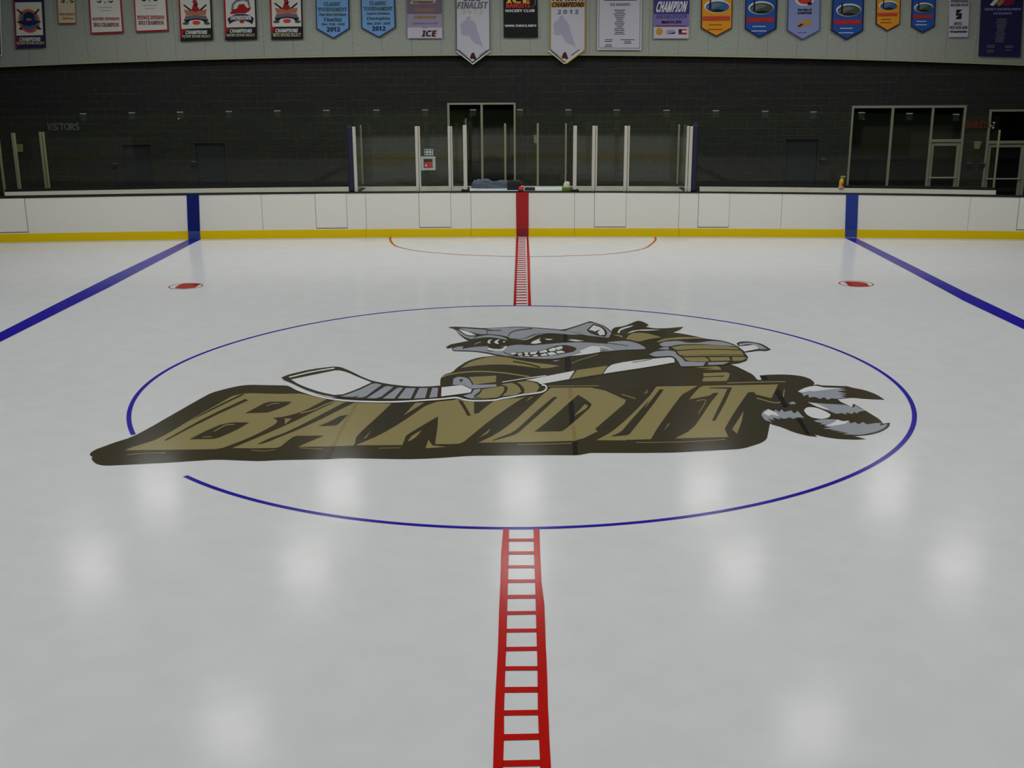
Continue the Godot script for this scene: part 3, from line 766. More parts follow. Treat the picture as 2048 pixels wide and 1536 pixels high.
	var e_tail := paint("tail", M.dark, 1, [2977, -230, 3074, -257, 3138, -268, 3258, -273, 3323, -265, 3392, -246, 3441, -224, 3492, -189, 3525, -147, 3558, -77, 3568, -24, 3573, 63, 3570, 102, 3559, 169, 3530, 227, 3584, 205, 3602, 212, 3615, 235, 3631, 247, 3911, 283, 3935, 301, 3955, 334, 3976, 362, 4055, 434, 4103, 509, 4148, 617, 4168, 708, 4184, 871, 4103, 861, 4050, 852, 3953, 829, 3907, 813, 3862, 792, 3812, 791, 3654, 842, 3656, 926, 3662, 972, 3691, 1060, 3705, 1105, 3724, 1175, 3767, 1055, 3779, 1049, 3785, 1054, 3811, 1185, 3828, 1277, 3852, 1411, 3867, 1503, 3884, 1612, 3885, 1679, 3875, 1798, 3899, 1786, 3914, 1778, 3961, 1757, 3926, 1854, 3901, 1906, 3843, 1988, 3798, 2041, 3734, 2101, 3679, 2141, 3614, 2177, 3557, 2199, 3486, 2216, 3466, 2218, 3436, 2218, 3536, 2319, 3464, 2335, 3418, 2338, 3284, 2319, 3215, 2295, 3138, 2250, 3100, 2218, 3048, 2156, 3057, 2241, 2994, 2221, 2955, 2196, 2877, 2115, 2831, 2044, 2790, 1956, 2744, 1882, 2686, 1816, 2656, 1714, 2637, 1483, 2951, 9, 2966, -89], emblem)
	paint("tail_gap", M.white, 2, [3153, 1301, 3181, 1235, 3200, 1203, 3225, 1176, 3245, 1166, 3298, 1181, 3331, 1216, 3378, 1320, 3392, 1369, 3408, 1453, 3382, 1521, 3364, 1554, 3341, 1579, 3321, 1595, 3277, 1615, 3245, 1616, 3191, 1587, 3167, 1547, 3148, 1472, 3145, 1413], e_tail)
	paint("fur_patch", M.grey, 2, [3275, 504, 3337, 424, 3378, 383, 3506, 286, 3547, 287, 3577, 327, 3613, 349, 3883, 372, 3790, 414, 3864, 467, 3731, 521, 3829, 607, 3723, 636, 3810, 674, 3722, 719, 3774, 777, 3654, 834, 3626, 833, 3599, 815, 3576, 826, 3532, 877, 3517, 767, 3452, 840, 3428, 772, 3402, 755, 3339, 777, 3365, 649, 3288, 723, 3307, 606, 3284, 562, 3279, 543], e_tail)
	paint("fur_shine", M.white, 3, [3273, 521, 3385, 373, 3456, 308, 3533, 270, 3572, 281, 3601, 325, 3636, 350, 3841, 376, 3698, 420, 3602, 457, 3464, 519, 3447, 516, 3433, 503, 3416, 503, 3334, 554, 3306, 553], e_tail)
	paint("fur_patch", M.grey, 2, [3275, 963, 3386, 1011, 3447, 1031, 3509, 1046, 3572, 1059, 3667, 1078, 3698, 1111, 3731, 1199, 3780, 1106, 3801, 1218, 3813, 1258, 3835, 1307, 3751, 1354, 3735, 1374, 3709, 1422, 3689, 1362, 3650, 1440, 3597, 1380, 3583, 1458, 3539, 1405, 3522, 1409, 3500, 1431, 3483, 1433, 3465, 1409, 3452, 1382, 3433, 1338, 3416, 1300, 3393, 1255, 3371, 1213, 3350, 1170, 3330, 1122], e_tail)
	paint("fur_shine", M.white, 3, [3281, 983, 3352, 1034, 3389, 1095, 3444, 1269, 3408, 1266, 3388, 1250, 3336, 1155, 3312, 1093], e_tail)
	paint("fur_patch", M.grey, 2, [2646, 1453, 2686, 1350, 2713, 1299, 2771, 1232, 2808, 1339, 2847, 1260, 2863, 1358, 2914, 1253, 2922, 1359, 3008, 1292, 3021, 1420, 3080, 1311, 3082, 1426, 3083, 1487, 3087, 1575, 3033, 1562, 3003, 1574, 2953, 1617, 2935, 1559, 2873, 1612, 2847, 1608, 2820, 1550, 2814, 1634, 2744, 1557, 2739, 1665, 2681, 1600, 2705, 1743, 2653, 1681, 2643, 1645, 2640, 1586, 2641, 1536], e_tail)
	paint("fur_shine", M.white, 3, [2679, 1398, 2765, 1259, 2802, 1316, 2818, 1375, 2831, 1510, 2798, 1495, 2785, 1481, 2773, 1458, 2757, 1458, 2712, 1506], e_tail)
	paint("fur_patch", M.grey, 2, [3164, 1683, 3256, 1636, 3300, 1627, 3343, 1635, 3379, 1639, 3418, 1642, 3439, 1669, 3456, 1749, 3542, 1676, 3529, 1785, 3596, 1736, 3603, 1821, 3680, 1737, 3690, 1806, 3708, 1822, 3802, 1777, 3827, 1773, 3861, 1781, 3811, 1871, 3924, 1806, 3862, 1917, 3822, 1973, 3751, 2047, 3694, 2093, 3566, 2166, 3511, 2183, 3460, 2184, 3412, 2178, 3341, 2158, 3418, 2122, 3293, 2075, 3379, 2069, 3248, 2017, 3316, 2001, 3187, 1969, 3288, 1915, 3219, 1884, 3275, 1839, 3194, 1810, 3241, 1769, 3192, 1747, 3178, 1729], e_tail)
	paint("fur_shine", M.white, 3, [3228, 1880, 3342, 1775, 3377, 1731, 3432, 1646, 3458, 1697, 3481, 1708, 3542, 1686, 3490, 1773, 3458, 1809, 3356, 1860, 3303, 1876], e_tail)
	paint("fur_shine", M.grey, 2, [3055, 989, 3124, 942, 3129, 1037, 3072, 1054, 3062, 1039], e_tail)
	var e_head := paint("raccoon_head", M.dark, 3, [-1095, -3087, -1026, -3127, -979, -3134, -836, -3097, -724, -3064, -595, -3023, -522, -3019, -449, -3035, -376, -3051, -103, -3114, 7, -3112, 117, -3083, 227, -3048, 422, -2977, 501, -2943, 580, -2905, 659, -2938, 780, -3092, 890, -3244, 1049, -3484, 1071, -3486, 1092, -3454, 1112, -3420, 1142, -3368, 1169, -3320, 1229, -3204, 1261, -3114, 1289, -3004, 1313, -2880, 1345, -2652, 1282, -2303, 1478, -2195, 1399, -2177, 1502, -2162, 1565, -2117, 1635, -2022, 1673, -1932, 1715, -1774, 1720, -1721, 1719, -1622, 1631, -1597, 1574, -1588, 1461, -1582, 1366, -1560, 1071, -1438, 1082, -1449, 693, -1241, 605, -1172, 517, -1082, 430, -1042, 280, -1059, 152, -1092, -10, -1158, -75, -1184, -141, -1209, -206, -1237, -285, -1273, -352, -1324, -420, -1394, -488, -1449, -596, -1511, -691, -1545, -926, -1576, -956, -1691, -939, -1795, -1018, -1720, -1038, -1820, -1002, -1930, -974, -1981, -740, -2188, -774, -2248, -796, -2298, -876, -2521, -919, -2679, -958, -2867, -1005, -2991], emblem)
	paint("ear_rim", M.grey, 4, [-965, -2929, -924, -2730, -894, -2624, -811, -2425, -768, -2353, -702, -2286, -646, -2455, -748, -2456, -783, -2489, -819, -2555, -851, -2634, -881, -2732, -913, -2818], e_head)
	paint("inner_ear", M.white, 5, [-930, -2962, -815, -2827, -748, -2724, -649, -2538, -736, -2518, -773, -2543, -812, -2601, -848, -2688], e_head)
	paint("forehead", M.grey, 4, [-932, -3044, -759, -2985, -645, -2948, -409, -2874, -528, -2997, -234, -3046, -153, -3058, -73, -3067, 7, -3060, 121, -3028, 222, -2995, 417, -2924, 503, -2883, 588, -2832, 673, -2790, 788, -2747, 837, -2698, 906, -2580, 777, -2553, 692, -2562, 506, -2642, 400, -2659, 265, -2644, 214, -2611, 161, -2548, 116, -2473, 74, -2379, 29, -2323, -35, -2299, -84, -2301, -149, -2331, -165, -2358, -179, -2406, -195, -2438, -283, -2526, -349, -2569, -459, -2604, -516, -2610, -573, -2604, -630, -2633, -725, -2736, -807, -2845], e_head)
	paint("brow_line", M.dark, 5, [-174, -2455, -170, -2500, -165, -2562, -157, -2626, -143, -2681, -123, -2726, -98, -2767, -68, -2805, -31, -2839, 18, -2872, 77, -2901, 133, -2926, 171, -2943, 171, -3004, 132, -2986, 76, -2961, 16, -2932, -34, -2899, -71, -2863, -102, -2824, -129, -2781, -151, -2730, -167, -2665, -176, -2589, -182, -2523, -186, -2480], e_head)
	paint("brow_line", M.dark, 5, [-523, -2820, -292, -2829, -293, -2876, -524, -2866], e_head)
	paint("brow_line", M.dark, 5, [-499, -2811, -496, -2628, -486, -2624, -489, -2807], e_head)
	paint("ear_rim", M.grey, 4, [653, -2826, 797, -3025, 895, -3170, 1012, -3353, 1088, -3364, 1169, -3237, 1209, -3158, 1246, -3064, 1277, -2943, 1323, -2652, 1258, -2353, 1064, -2440, 962, -2504, 849, -2595, 770, -2676], e_head)
	paint("ear_shadow", M.dark, 5, [971, -2854, 1093, -3290, 1182, -3174, 1215, -3090, 1244, -2961, 1257, -2850, 1263, -2653, 1217, -2410, 1125, -2470, 1075, -2530, 1016, -2634, 995, -2706], e_head)
	paint("inner_ear", M.white, 6, [1004, -2854, 1094, -3192, 1178, -3063, 1202, -2984, 1221, -2867, 1226, -2747, 1218, -2537, 1142, -2500, 1118, -2681, 1177, -2905, 1080, -2747, 1067, -2802, 1057, -2824], e_head)
	paint("brow", M.grey, 4, [-681, -2286, -639, -2412, -607, -2468, -521, -2535, -450, -2547, -341, -2505, -289, -2456, -222, -2355, -208, -2311, -191, -2217, -239, -2260, -271, -2288, -362, -2369, -433, -2400, -518, -2398, -584, -2369], e_head)
	paint("brow", M.grey, 4, [-66, -2278, 26, -2286, 77, -2335, 128, -2430, 177, -2510, 227, -2580, 279, -2621, 374, -2640, 247, -2544, 202, -2470, 156, -2350, 121, -2280, 83, -2225, 49, -2211, 12, -2231, -19, -2249], e_head)
	paint("muzzle", M.grey, 4, [-932, -1616, -941, -1714, -900, -1792, -870, -1822, -799, -1840, -811, -1689, -694, -1774, -614, -1812, -452, -1847, -481, -1667, -464, -1603, -451, -1575, -397, -1529, -358, -1544, -212, -1801, -147, -1877, -79, -1921, -10, -1931, 88, -1896, 177, -1896, 314, -1943, 418, -1980, 522, -2018, 626, -2045, 788, -2071, 912, -2061, 1089, -2001, 1097, -1999, 1106, -1999, 1114, -1998, 1217, -1968, 1225, -2076, 1361, -2132, 1431, -2146, 1500, -2145, 1563, -2101, 1634, -1992, 1669, -1910, 1709, -1770, 1714, -1729, 1716, -1651, 1633, -1630, 1579, -1622, 1465, -1617, 1369, -1596, 1074, -1483, 1085, -1494, 695, -1284, 607, -1227, 520, -1161, 433, -1122, 330, -1109, 233, -1116, -10, -1179, -75, -1207, -141, -1246, -207, -1287, -313, -1356, -380, -1409, -448, -1471, -517, -1517, -625, -1563, -720, -1590], e_head)
	paint("cheek", M.white, 5, [677, -1260, 817, -1441, 804, -1565, 863, -1650, 903, -1714, 951, -1800, 996, -1836, 1047, -1826, 1086, -1797, 1123, -1747, 1161, -1701, 1259, -1594, 1128, -1510, 1041, -1453, 928, -1375, 827, -1320], e_head)
	paint("cheek_tuft", M.white, 5, [1099, -1839, 1156, -1781, 1192, -1731, 1269, -1593, 1073, -1471], e_head)
	paint("whisker_line", M.dark, 5, [1224, -1980, 1247, -1970, 1278, -1956, 1314, -1938, 1349, -1919, 1386, -1893, 1427, -1864, 1464, -1836, 1489, -1816, 1494, -1851, 1468, -1871, 1432, -1899, 1391, -1929, 1353, -1954, 1318, -1974, 1282, -1991, 1250, -2005, 1228, -2016], e_head)
	paint("nose_rim", M.white, 5, [-479, -1656, -457, -1738, -440, -1769, -216, -1854, -205, -1844, -191, -1809, -244, -1556, -369, -1557, -413, -1582], e_head)
	paint("nose", M.dark, 6, [-457, -1777, -381, -1802, -331, -1814, -218, -1827, -261, -1701, -293, -1663, -378, -1680, -410, -1707], e_head)
	paint("lip_line", M.dark, 5, [-246, -1503, -229, -1460, -204, -1399, -177, -1336, -150, -1288, -121, -1261, -90, -1246, -62, -1238, -43, -1231, -43, -1275, -62, -1281, -89, -1290, -119, -1304, -147, -1330, -173, -1376, -200, -1437, -224, -1499, -241, -1541], e_head)
	paint("mouth", M.dark, 5, [-163, -1476, -24, -1466, 69, -1479, 188, -1521, 257, -1568, 331, -1644, 387, -1717, 444, -1803, 501, -1860, 592, -1902, 653, -1882, 730, -1791, 748, -1751, 770, -1669, 728, -1541, 698, -1486, 591, -1399, 509, -1342, 399, -1278, 300, -1239, 130, -1210, 45, -1216, -59, -1251, -102, -1312], e_head)
	paint("tongue", M.brown, 6, [621, -1845, 690, -1814, 710, -1784, 737, -1709, 703, -1624, 679, -1587, 609, -1539, 595, -1682], e_head)
	paint("tooth", M.white, 6, [-150, -1464, -57, -1441, -71, -1383, -83, -1359, -109, -1341], e_head)
	paint("tooth", M.white, 6, [-50, -1407, 3, -1434, 23, -1368, -30, -1296], e_head)
	paint("tooth", M.white, 6, [43, -1462, 103, -1472, 88, -1350, 56, -1339], e_head)
	paint("tooth", M.white, 6, [116, -1461, 229, -1527, 194, -1371, 128, -1355], e_head)
	paint("tooth", M.white, 6, [247, -1516, 345, -1628, 362, -1486, 261, -1426], e_head)
	paint("tooth", M.white, 6, [374, -1628, 456, -1754, 487, -1649, 463, -1541, 395, -1514], e_head)
	paint("tooth", M.white, 6, [471, -1742, 567, -1840, 578, -1706, 504, -1586], e_head)
	paint("tooth", M.white, 6, [-36, -1269, 16, -1296, 22, -1236], e_head)
	paint("tooth", M.white, 6, [36, -1263, 88, -1350, 130, -1245], e_head)
	paint("tooth", M.white, 6, [140, -1262, 207, -1349, 235, -1260, 203, -1236, 182, -1235], e_head)
	paint("tooth", M.white, 6, [256, -1315, 327, -1419, 366, -1303, 292, -1259, 277, -1269], e_head)
	paint("tooth", M.white, 6, [351, -1425, 419, -1478, 448, -1460, 487, -1367, 390, -1286], e_head)
	paint("tooth", M.white, 6, [473, -1513, 543, -1564, 568, -1544, 602, -1455, 498, -1389], e_head)
	paint("eye", M.white, 4, [-477, -2099, -460, -2233, -406, -2276, -444, -2141, -426, -2002, -451, -2016, -462, -2040], e_head)
	paint("eye", M.white, 4, [-381, -2079, -359, -2194, -340, -2239, -294, -2268, -333, -2140, -309, -1976, -337, -1985, -355, -2010], e_head)
	paint("eye", M.white, 4, [-266, -2133, -217, -2162, -235, -2071], e_head)
	paint("eye", M.white, 4, [138, -2000, 156, -2100, 172, -2148, 205, -2201, 233, -2252, 287, -2360, 257, -2224, 288, -2058, 218, -1991, 186, -1982], e_head)
	paint("eye", M.white, 4, [343, -2303, 459, -2270, 425, -2220, 402, -2210, 364, -2231, 354, -2252], e_head)
	paint("eye", M.white, 4, [670, -2206, 708, -2242, 733, -2250, 762, -2240, 789, -2226, 899, -2154, 813, -2127, 757, -2139], e_head)
	paint("mask_shine", M.grey, 4, [-643, -1936, -637, -1954, -627, -1980, -617, -2007, -607, -2030, -596, -2048, -584, -2065, -573, -2079, -565, -2089, -570, -2136, -578, -2126, -589, -2112, -601, -2094, -612, -2075, -623, -2050, -634, -2022, -644, -1995, -651, -1978], e_head)
	var e_shaft := paint("hockey_stick_shaft", M.dark, 4, [-260, 107, -261, 53, 533, -445, 859, -637, 1313, -889, 1412, -961, 1514, -1052, 1614, -1112, 1978, -1213, 2006, -1201, 2044, -1152, 2041, -1034, 2033, -969, 2012, -872, 1732, -683, 1550, -571, 1138, -345, 919, -214, 690, -67, 505, 43, 316, 148, 150, 181, -59, 151, -139, 136], emblem)
	paint("shaft_face", M.white, 5, [62, -27, 213, -137, 315, -211, 683, -478, 594, -67, 236, 166, 213, 92, 195, 60], e_shaft)
	paint("shaft_edge", M.white, 5, [-230, 85, -181, 54, -110, 10, -30, -39, 45, -83, 119, -123, 197, -162, 266, -197, 314, -221, 314, -259, 265, -234, 196, -200, 118, -160, 44, -120, -31, -76, -111, -27, -183, 18, -232, 49], e_shaft)
	paint("shaft_tape", M.tan, 5, [714, -507, 1123, -733, 1017, -309, 612, -72], e_shaft)
	paint("shaft_face", M.white, 5, [1115, -636, 1178, -776, 1251, -846, 1323, -901, 1490, -996, 1625, -1056, 1975, -1169, 1998, -1155, 2027, -1098, 2011, -898, 1736, -723, 1557, -616, 1034, -323], e_shaft)
	paint("shaft_line", M.dark, 6, [1454, -884, 1478, -895, 1512, -910, 1551, -929, 1588, -950, 1626, -976, 1667, -1006, 1703, -1034, 1728, -1054, 1730, -1085, 1705, -1066, 1669, -1037, 1628, -1007, 1590, -981, 1553, -960, 1514, -941, 1480, -926, 1456, -915], e_shaft)
	var e_blade := paint("hockey_stick_blade", M.dark, 5, [-2992, -190, -2947, -293, -2913, -349, -2755, -529, -2631, -628, -2450, -718, -2407, -723, -2361, -712, -2312, -673, -2220, -555, -2142, -445, -2009, -240, -1942, -147, -1877, -65, -1813, 0, -1685, 98, -1581, 160, -1445, 218, -1324, 250, -1190, 264, -1101, 255, -971, 217, -971, 270, -735, 182, -697, 199, -655, 255, -627, 301, -586, 384, -590, 556, -702, 615, -776, 651, -898, 705, -1003, 744, -1148, 788, -1281, 814, -1467, 830, -1637, 829, -1904, 802, -2005, 776, -2108, 734, -2213, 681, -2340, 606, -2443, 523, -2558, 406, -2652, 293, -2764, 139, -2834, 50, -2928, -58, -2953, -102], emblem)
	paint("blade_face", M.white, 6, [-2851, -81, -2377, -521, -2314, -517, -2243, -460, -2171, -379, -2079, -249, -1995, -137, -1832, 68, -1941, 319, -2016, 463, -2104, 604, -2203, 627, -2339, 532, -2422, 463, -2509, 377, -2591, 288, -2687, 174, -2751, 82], e_blade)
	paint("blade_edge", M.white, 6, [-2889, -162, -2850, -208, -2793, -277, -2728, -351, -2663, -417, -2593, -475, -2516, -530, -2446, -578, -2397, -612, -2409, -672, -2459, -638, -2529, -590, -2606, -533, -2677, -475, -2742, -408, -2808, -333, -2864, -264, -2904, -217], e_blade)
	paint("blade_tape", M.grey, 6, [-2111, 696, -1988, 507, -1910, 357, -1816, 132, -1773, 112, -1694, 174, -1818, 689, -1855, 738, -1928, 731, -1902, 636, -1941, 695, -1971, 713], e_blade)
	paint("blade_tape", M.grey, 6, [-1797, 774, -1648, 265, -1611, 234, -1539, 278, -1630, 691, -1686, 775], e_blade)
	paint("blade_tape", M.grey, 6, [-1608, 784, -1492, 334, -1468, 306, -1420, 323, -1474, 789], e_blade)
	paint("blade_tape", M.grey, 6, [-1435, 790, -1384, 332, -1266, 333, -1283, 791], e_blade)
	paint("blade_tape", M.grey, 6, [-1244, 791, -1222, 334, -1120, 330, -1115, 772], e_blade)
	paint("blade_tape", M.grey, 6, [-1070, 764, -1067, 322, -997, 323, -979, 732], e_blade)
	paint("tape_edge", M.brown, 7, [-988, 285, -965, 721, -941, 727, -964, 291], e_blade)
	paint("shaft_face", M.white, 6, [-957, 301, -725, 202, -721, 201, -717, 201, -713, 205, -651, 298, -626, 340, -588, 405, -598, 534, -705, 591, -775, 626, -934, 704], e_blade)
	var e_lglove := paint("glove", M.dark, 6, [-746, 701, -618, 798, -544, 831, -470, 839, -397, 830, -294, 791, -214, 751, -126, 694, -64, 664, 4, 642, 57, 613, 111, 569, 158, 521, 229, 435, 252, 282, 213, 131, 181, 62, 119, 4, 65, -12, -61, 32, -138, 56, -255, 89, -276, 205, -289, 255, -302, 299, -319, 323, -414, 346, -484, 365, -588, 397, -584, 534, -651, 606, -689, 645], emblem)
	paint("glove_finger", M.tan, 7, [-561, 765, -501, 648, -480, 565, -462, 398, -356, 335, -310, 304, -249, 262, -230, 264, -202, 291, -201, 445, -210, 532, -249, 694, -290, 766, -404, 795, -466, 794], e_lglove)
	paint("glove_finger", M.tan, 7, [-247, 179, -121, 111, -81, 145, -39, 245, -18, 337, 2, 506, -45, 620, -80, 662, -221, 698, -174, 526, -164, 453, -159, 322, -184, 256, -203, 224], e_lglove)
	paint("glove_finger", M.tan, 7, [-52, 78, 64, 31, 119, 52, 198, 148, 219, 326, 181, 542, 33, 617, 43, 412, 17, 273, -5, 195], e_lglove)
	paint("glove_thumb", M.grey, 7, [-679, 677, -580, 577, -564, 414, -484, 372, -489, 463, -497, 511, -558, 695, -435, 795, -586, 793, -623, 764], e_lglove)
	var e_lcuff := paint("glove_cuff", M.grey, 3, [-829, 182, -839, -92, -807, -169, -782, -193, -727, -186, -694, -161, -661, -113, -634, -36, -591, 185, -301, 165, -296, 264, -412, 309, -489, 332, -594, 353, -632, 327, -674, 261, -701, 190, -735, 48, -710, -67, -763, -82, -753, -2, -744, 43, -698, 184], emblem)
	paint("cuff_face", M.tan, 3, [-649, -184, -310, -251, -309, 61, -427, 111, -486, 140, -573, 190, -598, 50, -617, -41], e_lcuff)
	var e_outline := paint("sticker_outline", M.white, 7, [-2860, 156, -2842, 185, -2817, 226, -2788, 271, -2759, 314, -2734, 350, -2710, 384, -2683, 420, -2647, 461, -2600, 510, -2545, 564, -2488, 619, -2434, 667, -2385, 708, -2337, 745, -2289, 779, -2237, 810, -2180, 840, -2121, 866, -2058, 890, -1994, 910, -1925, 926, -1852, 938, -1778, 947, -1706, 953, -1635, 958, -1564, 960, -1494, 960, -1424, 956, -1354, 946, -1283, 932, -1213, 917, -1148, 902, -1088, 888, -1031, 875, -977, 861, -927, 847, -878, 830, -833, 811, -791, 796, -755, 792, -728, 803, -706, 825, -684, 851, -660, 873, -635, 890, -610, 905, -580, 917, -543, 924, -492, 924, -430, 920, -368, 912, -318, 902, -284, 887, -260, 868, -240, 848, -217, 829, -188, 812, -156, 795, -123, 778, -93, 761, -66, 741, -42, 721, -17, 701, 9, 683, 39, 668, 71, 654, 104, 641, 135, 626, 166, 611, 198, 595, 228, 577, 253, 554, 273, 521, 290, 481, 302, 438, 311, 395, 315, 347, 315, 298, 311, 255, 303, 219, 291, 195, 276, 182, 262, 173, 253, 167, 249, 238, 258, 244, 271, 252, 284, 263, 291, 276, 294, 293, 297, 317, 297, 340, 294, 364, 288, 394, 279, 428, 266, 461, 248, 489, 225, 511, 196, 528, 165, 544, 133, 559, 102, 574, 69, 587, 37, 601, 6, 617, -21, 636, -46, 656, -70, 676, -97, 695, -127, 713, -159, 730, -191, 747, -221, 765, -246, 784, -266, 804, -289, 823, -321, 837, -371, 848, -432, 856, -494, 860, -545, 859, -582, 853, -610, 841, -634, 826, -659, 810, -682, 789, -703, 763, -728, 738, -759, 726, -796, 730, -839, 746, -884, 765, -933, 782, -983, 796, -1037, 810, -1094, 824, -1155, 837, -1220, 852, -1290, 868, -1361, 882, -1432, 891, -1502, 896, -1572, 896, -1643, 894, -1714, 889, -1786, 882, -1860, 873, -1933, 861, -2002, 846, -2067, 826, -2129, 802, -2188, 775, -2244, 745, -2296, 714, -2344, 681, -2392, 644, -2441, 602, -2495, 554, -2552, 499, -2606, 445, -2653, 396, -2688, 356, -2714, 321, -2738, 288, -2762, 252, -2790, 210, -2819, 165, -2845, 124, -2863, 95], emblem)
	var e_butt := paint("hockey_stick_butt", M.dark, 4, [3019, -1974, 3066, -2050, 3095, -2078, 3178, -2092, 3236, -2074, 3340, -1975, 3369, -1908, 3392, -1797, 3404, -1721, 3418, -1600, 3355, -1541, 3318, -1526, 3268, -1540, 3221, -1533, 3026, -1436, 3017, -1597, 3015, -1715], emblem)
	paint("butt_face", M.white, 5, [3005, -1779, 3262, -1881, 3270, -1648, 3034, -1481, 3025, -1587, 3018, -1657], e_butt)
	paint("butt_tape", M.grey, 5, [3043, -1944, 3159, -2014, 3226, -2008, 3310, -1923, 3343, -1827, 3371, -1618, 3274, -1614, 3268, -1778, 3251, -1850, 3199, -1906, 3144, -1904, 3032, -1814], e_butt)
	var e_rglove := paint("glove", M.dark, 5, [1714, -1275, 1807, -1491, 1835, -1559, 1878, -1666, 1903, -2049, 2003, -2231, 2068, -2303, 2256, -2369, 2396, -2368, 2570, -2297, 2693, -2235, 2829, -2153, 2904, -2058, 2974, -1909, 3005, -1745, 3020, -1480, 3024, -1362, 3023, -1177, 2963, -981, 2877, -884, 2823, -841, 2749, -811, 2700, -785, 2650, -752, 2601, -728, 2435, -673, 2312, -653, 2059, -656, 2048, -817, 2045, -935, 2048, -1135, 2006, -1188, 1975, -1202, 1799, -1160, 1762, -1185], emblem)
	paint("cuff_line", M.tan, 6, [1914, -2079, 2004, -2229, 2063, -2290, 2263, -2364, 2390, -2377, 2556, -2344, 2589, -2324, 2633, -2272, 2443, -2260, 2315, -2241, 2129, -2195, 2054, -2152, 1945, -2055, 1932, -2056], e_rglove)
	paint("glove_cuff", M.grey, 6, [1930, -1929, 1990, -2040, 2028, -2083, 2195, -2128, 2248, -2108, 2295, -2053, 2346, -2021, 2439, -2006, 2524, -2029, 2628, -2097, 2721, -2115, 2817, -2081, 2891, -1995, 2979, -1785, 2792, -1840, 2666, -1877, 2534, -1915, 2400, -1927, 2228, -1911, 2154, -1875, 2062, -1798, 2020, -1780, 1974, -1781, 1952, -1818], e_rglove)
	paint("glove_cuff", M.grey, 6, [1885, -1631, 1936, -1708, 1969, -1736, 2036, -1745, 2027, -1607], e_rglove)
	paint("glove_finger", M.tan, 6, [2084, -1756, 2211, -1833, 2294, -1862, 2460, -1874, 2595, -1868, 2743, -1843, 2838, -1807, 2964, -1734, 2979, -1694, 2990, -1594, 2814, -1618, 2696, -1630, 2499, -1643, 2347, -1630, 2132, -1581, 2107, -1621], e_rglove)
	paint("glove_finger", M.tan, 6, [2116, -1515, 2341, -1571, 2488, -1588, 2684, -1582, 2809, -1568, 2994, -1532, 2992, -1314, 2719, -1322, 2554, -1317, 2349, -1299, 2262, -1293, 2131, -1286], e_rglove)
	paint("finger_seam", M.tan, 6, [2164, -1223, 2234, -1228, 2335, -1235, 2449, -1242, 2558, -1246, 2671, -1245, 2791, -1242, 2899, -1238, 2974, -1235, 2983, -1284, 2908, -1287, 2800, -1291, 2679, -1294, 2567, -1295, 2457, -1291, 2343, -1284, 2241, -1277, 2171, -1272], e_rglove)
	paint("glove_thumb", M.grey, 6, [1724, -1330, 1794, -1454, 1840, -1503, 1988, -1553, 2033, -1544, 2093, -1492, 2095, -1346, 2103, -1267, 2129, -1157, 2140, -1077, 2149, -938, 2409, -883, 2348, -698, 2062, -681, 2061, -862, 2058, -982, 2054, -1105, 2038, -1184, 2012, -1228, 1980, -1245, 1804, -1203, 1768, -1231], e_rglove)
	paint("glove_finger", M.tan, 6, [2154, -1150, 2438, -1172, 2462, -1126, 2479, -986, 2434, -928, 2407, -911, 2210, -954, 2181, -1006], e_rglove)
	paint("glove_finger", M.tan, 6, [2493, -1162, 2767, -1175, 2755, -983, 2498, -960], e_rglove)
	paint("glove_finger", M.tan, 6, [2806, -1175, 2967, -1178, 2979, -1158, 2988, -1097, 2918, -994, 2876, -961, 2777, -962], e_rglove)
	paint("glove_thumb", M.grey, 6, [2445, -887, 2718, -905, 2653, -809, 2614, -774, 2422, -748], e_rglove)
	paint("print_seam", M.seamtan, 4, [-1909, 963, -1864, 984, -1880, 1472, -1884, 1786, -1883, 2333, -1883, 2410, -1883, 2523, -1928, 2510, -1918, 2419, -1915, 2351, -1916, 1786, -1915, 1467], emblem)
	paint("print_seam", M.seamdark, 4, [-1915, 2529, -1881, 2538, -1872, 2890, -1925, 2883], emblem)
	paint("print_seam", M.seamdark, 8, [620, -2597, 675, -2564, 648, -2096, 604, -2097], emblem)
	paint("print_seam", M.seamdark, 8, [590, -1207, 651, -1206, 651, -895, 642, -727, 617, -483, 566, -449, 569, -719, 575, -905], emblem)
	paint("print_seam", M.seamtan, 4, [561, 327, 613, 328, 610, 712, 580, 814, 552, 814], emblem)
	paint("print_seam", M.seamdark, 4, [541, 995, 605, 814, 588, 1465, 583, 1557, 577, 1647, 562, 1721, 520, 1832], emblem)
	paint("print_seam", M.seamtan, 4, [532, 1902, 576, 1745, 573, 2350, 531, 2381], emblem)
	paint("print_seam", M.seamdark, 4, [522, 2413, 573, 2382, 557, 2772, 514, 2789], emblem)
	paint("print_seam", M.seamdark, 4, [2978, -206, 3051, -205, 3046, -41, 2980, -42], emblem)
	paint("print_seam", M.seamdark, 4, [2996, 535, 3077, 407, 3010, 1146, 2957, 1184], emblem)
	paint("print_seam", M.seamdark, 4, [2995, 1595, 3044, 1614, 3001, 2182, 2965, 2165], emblem)


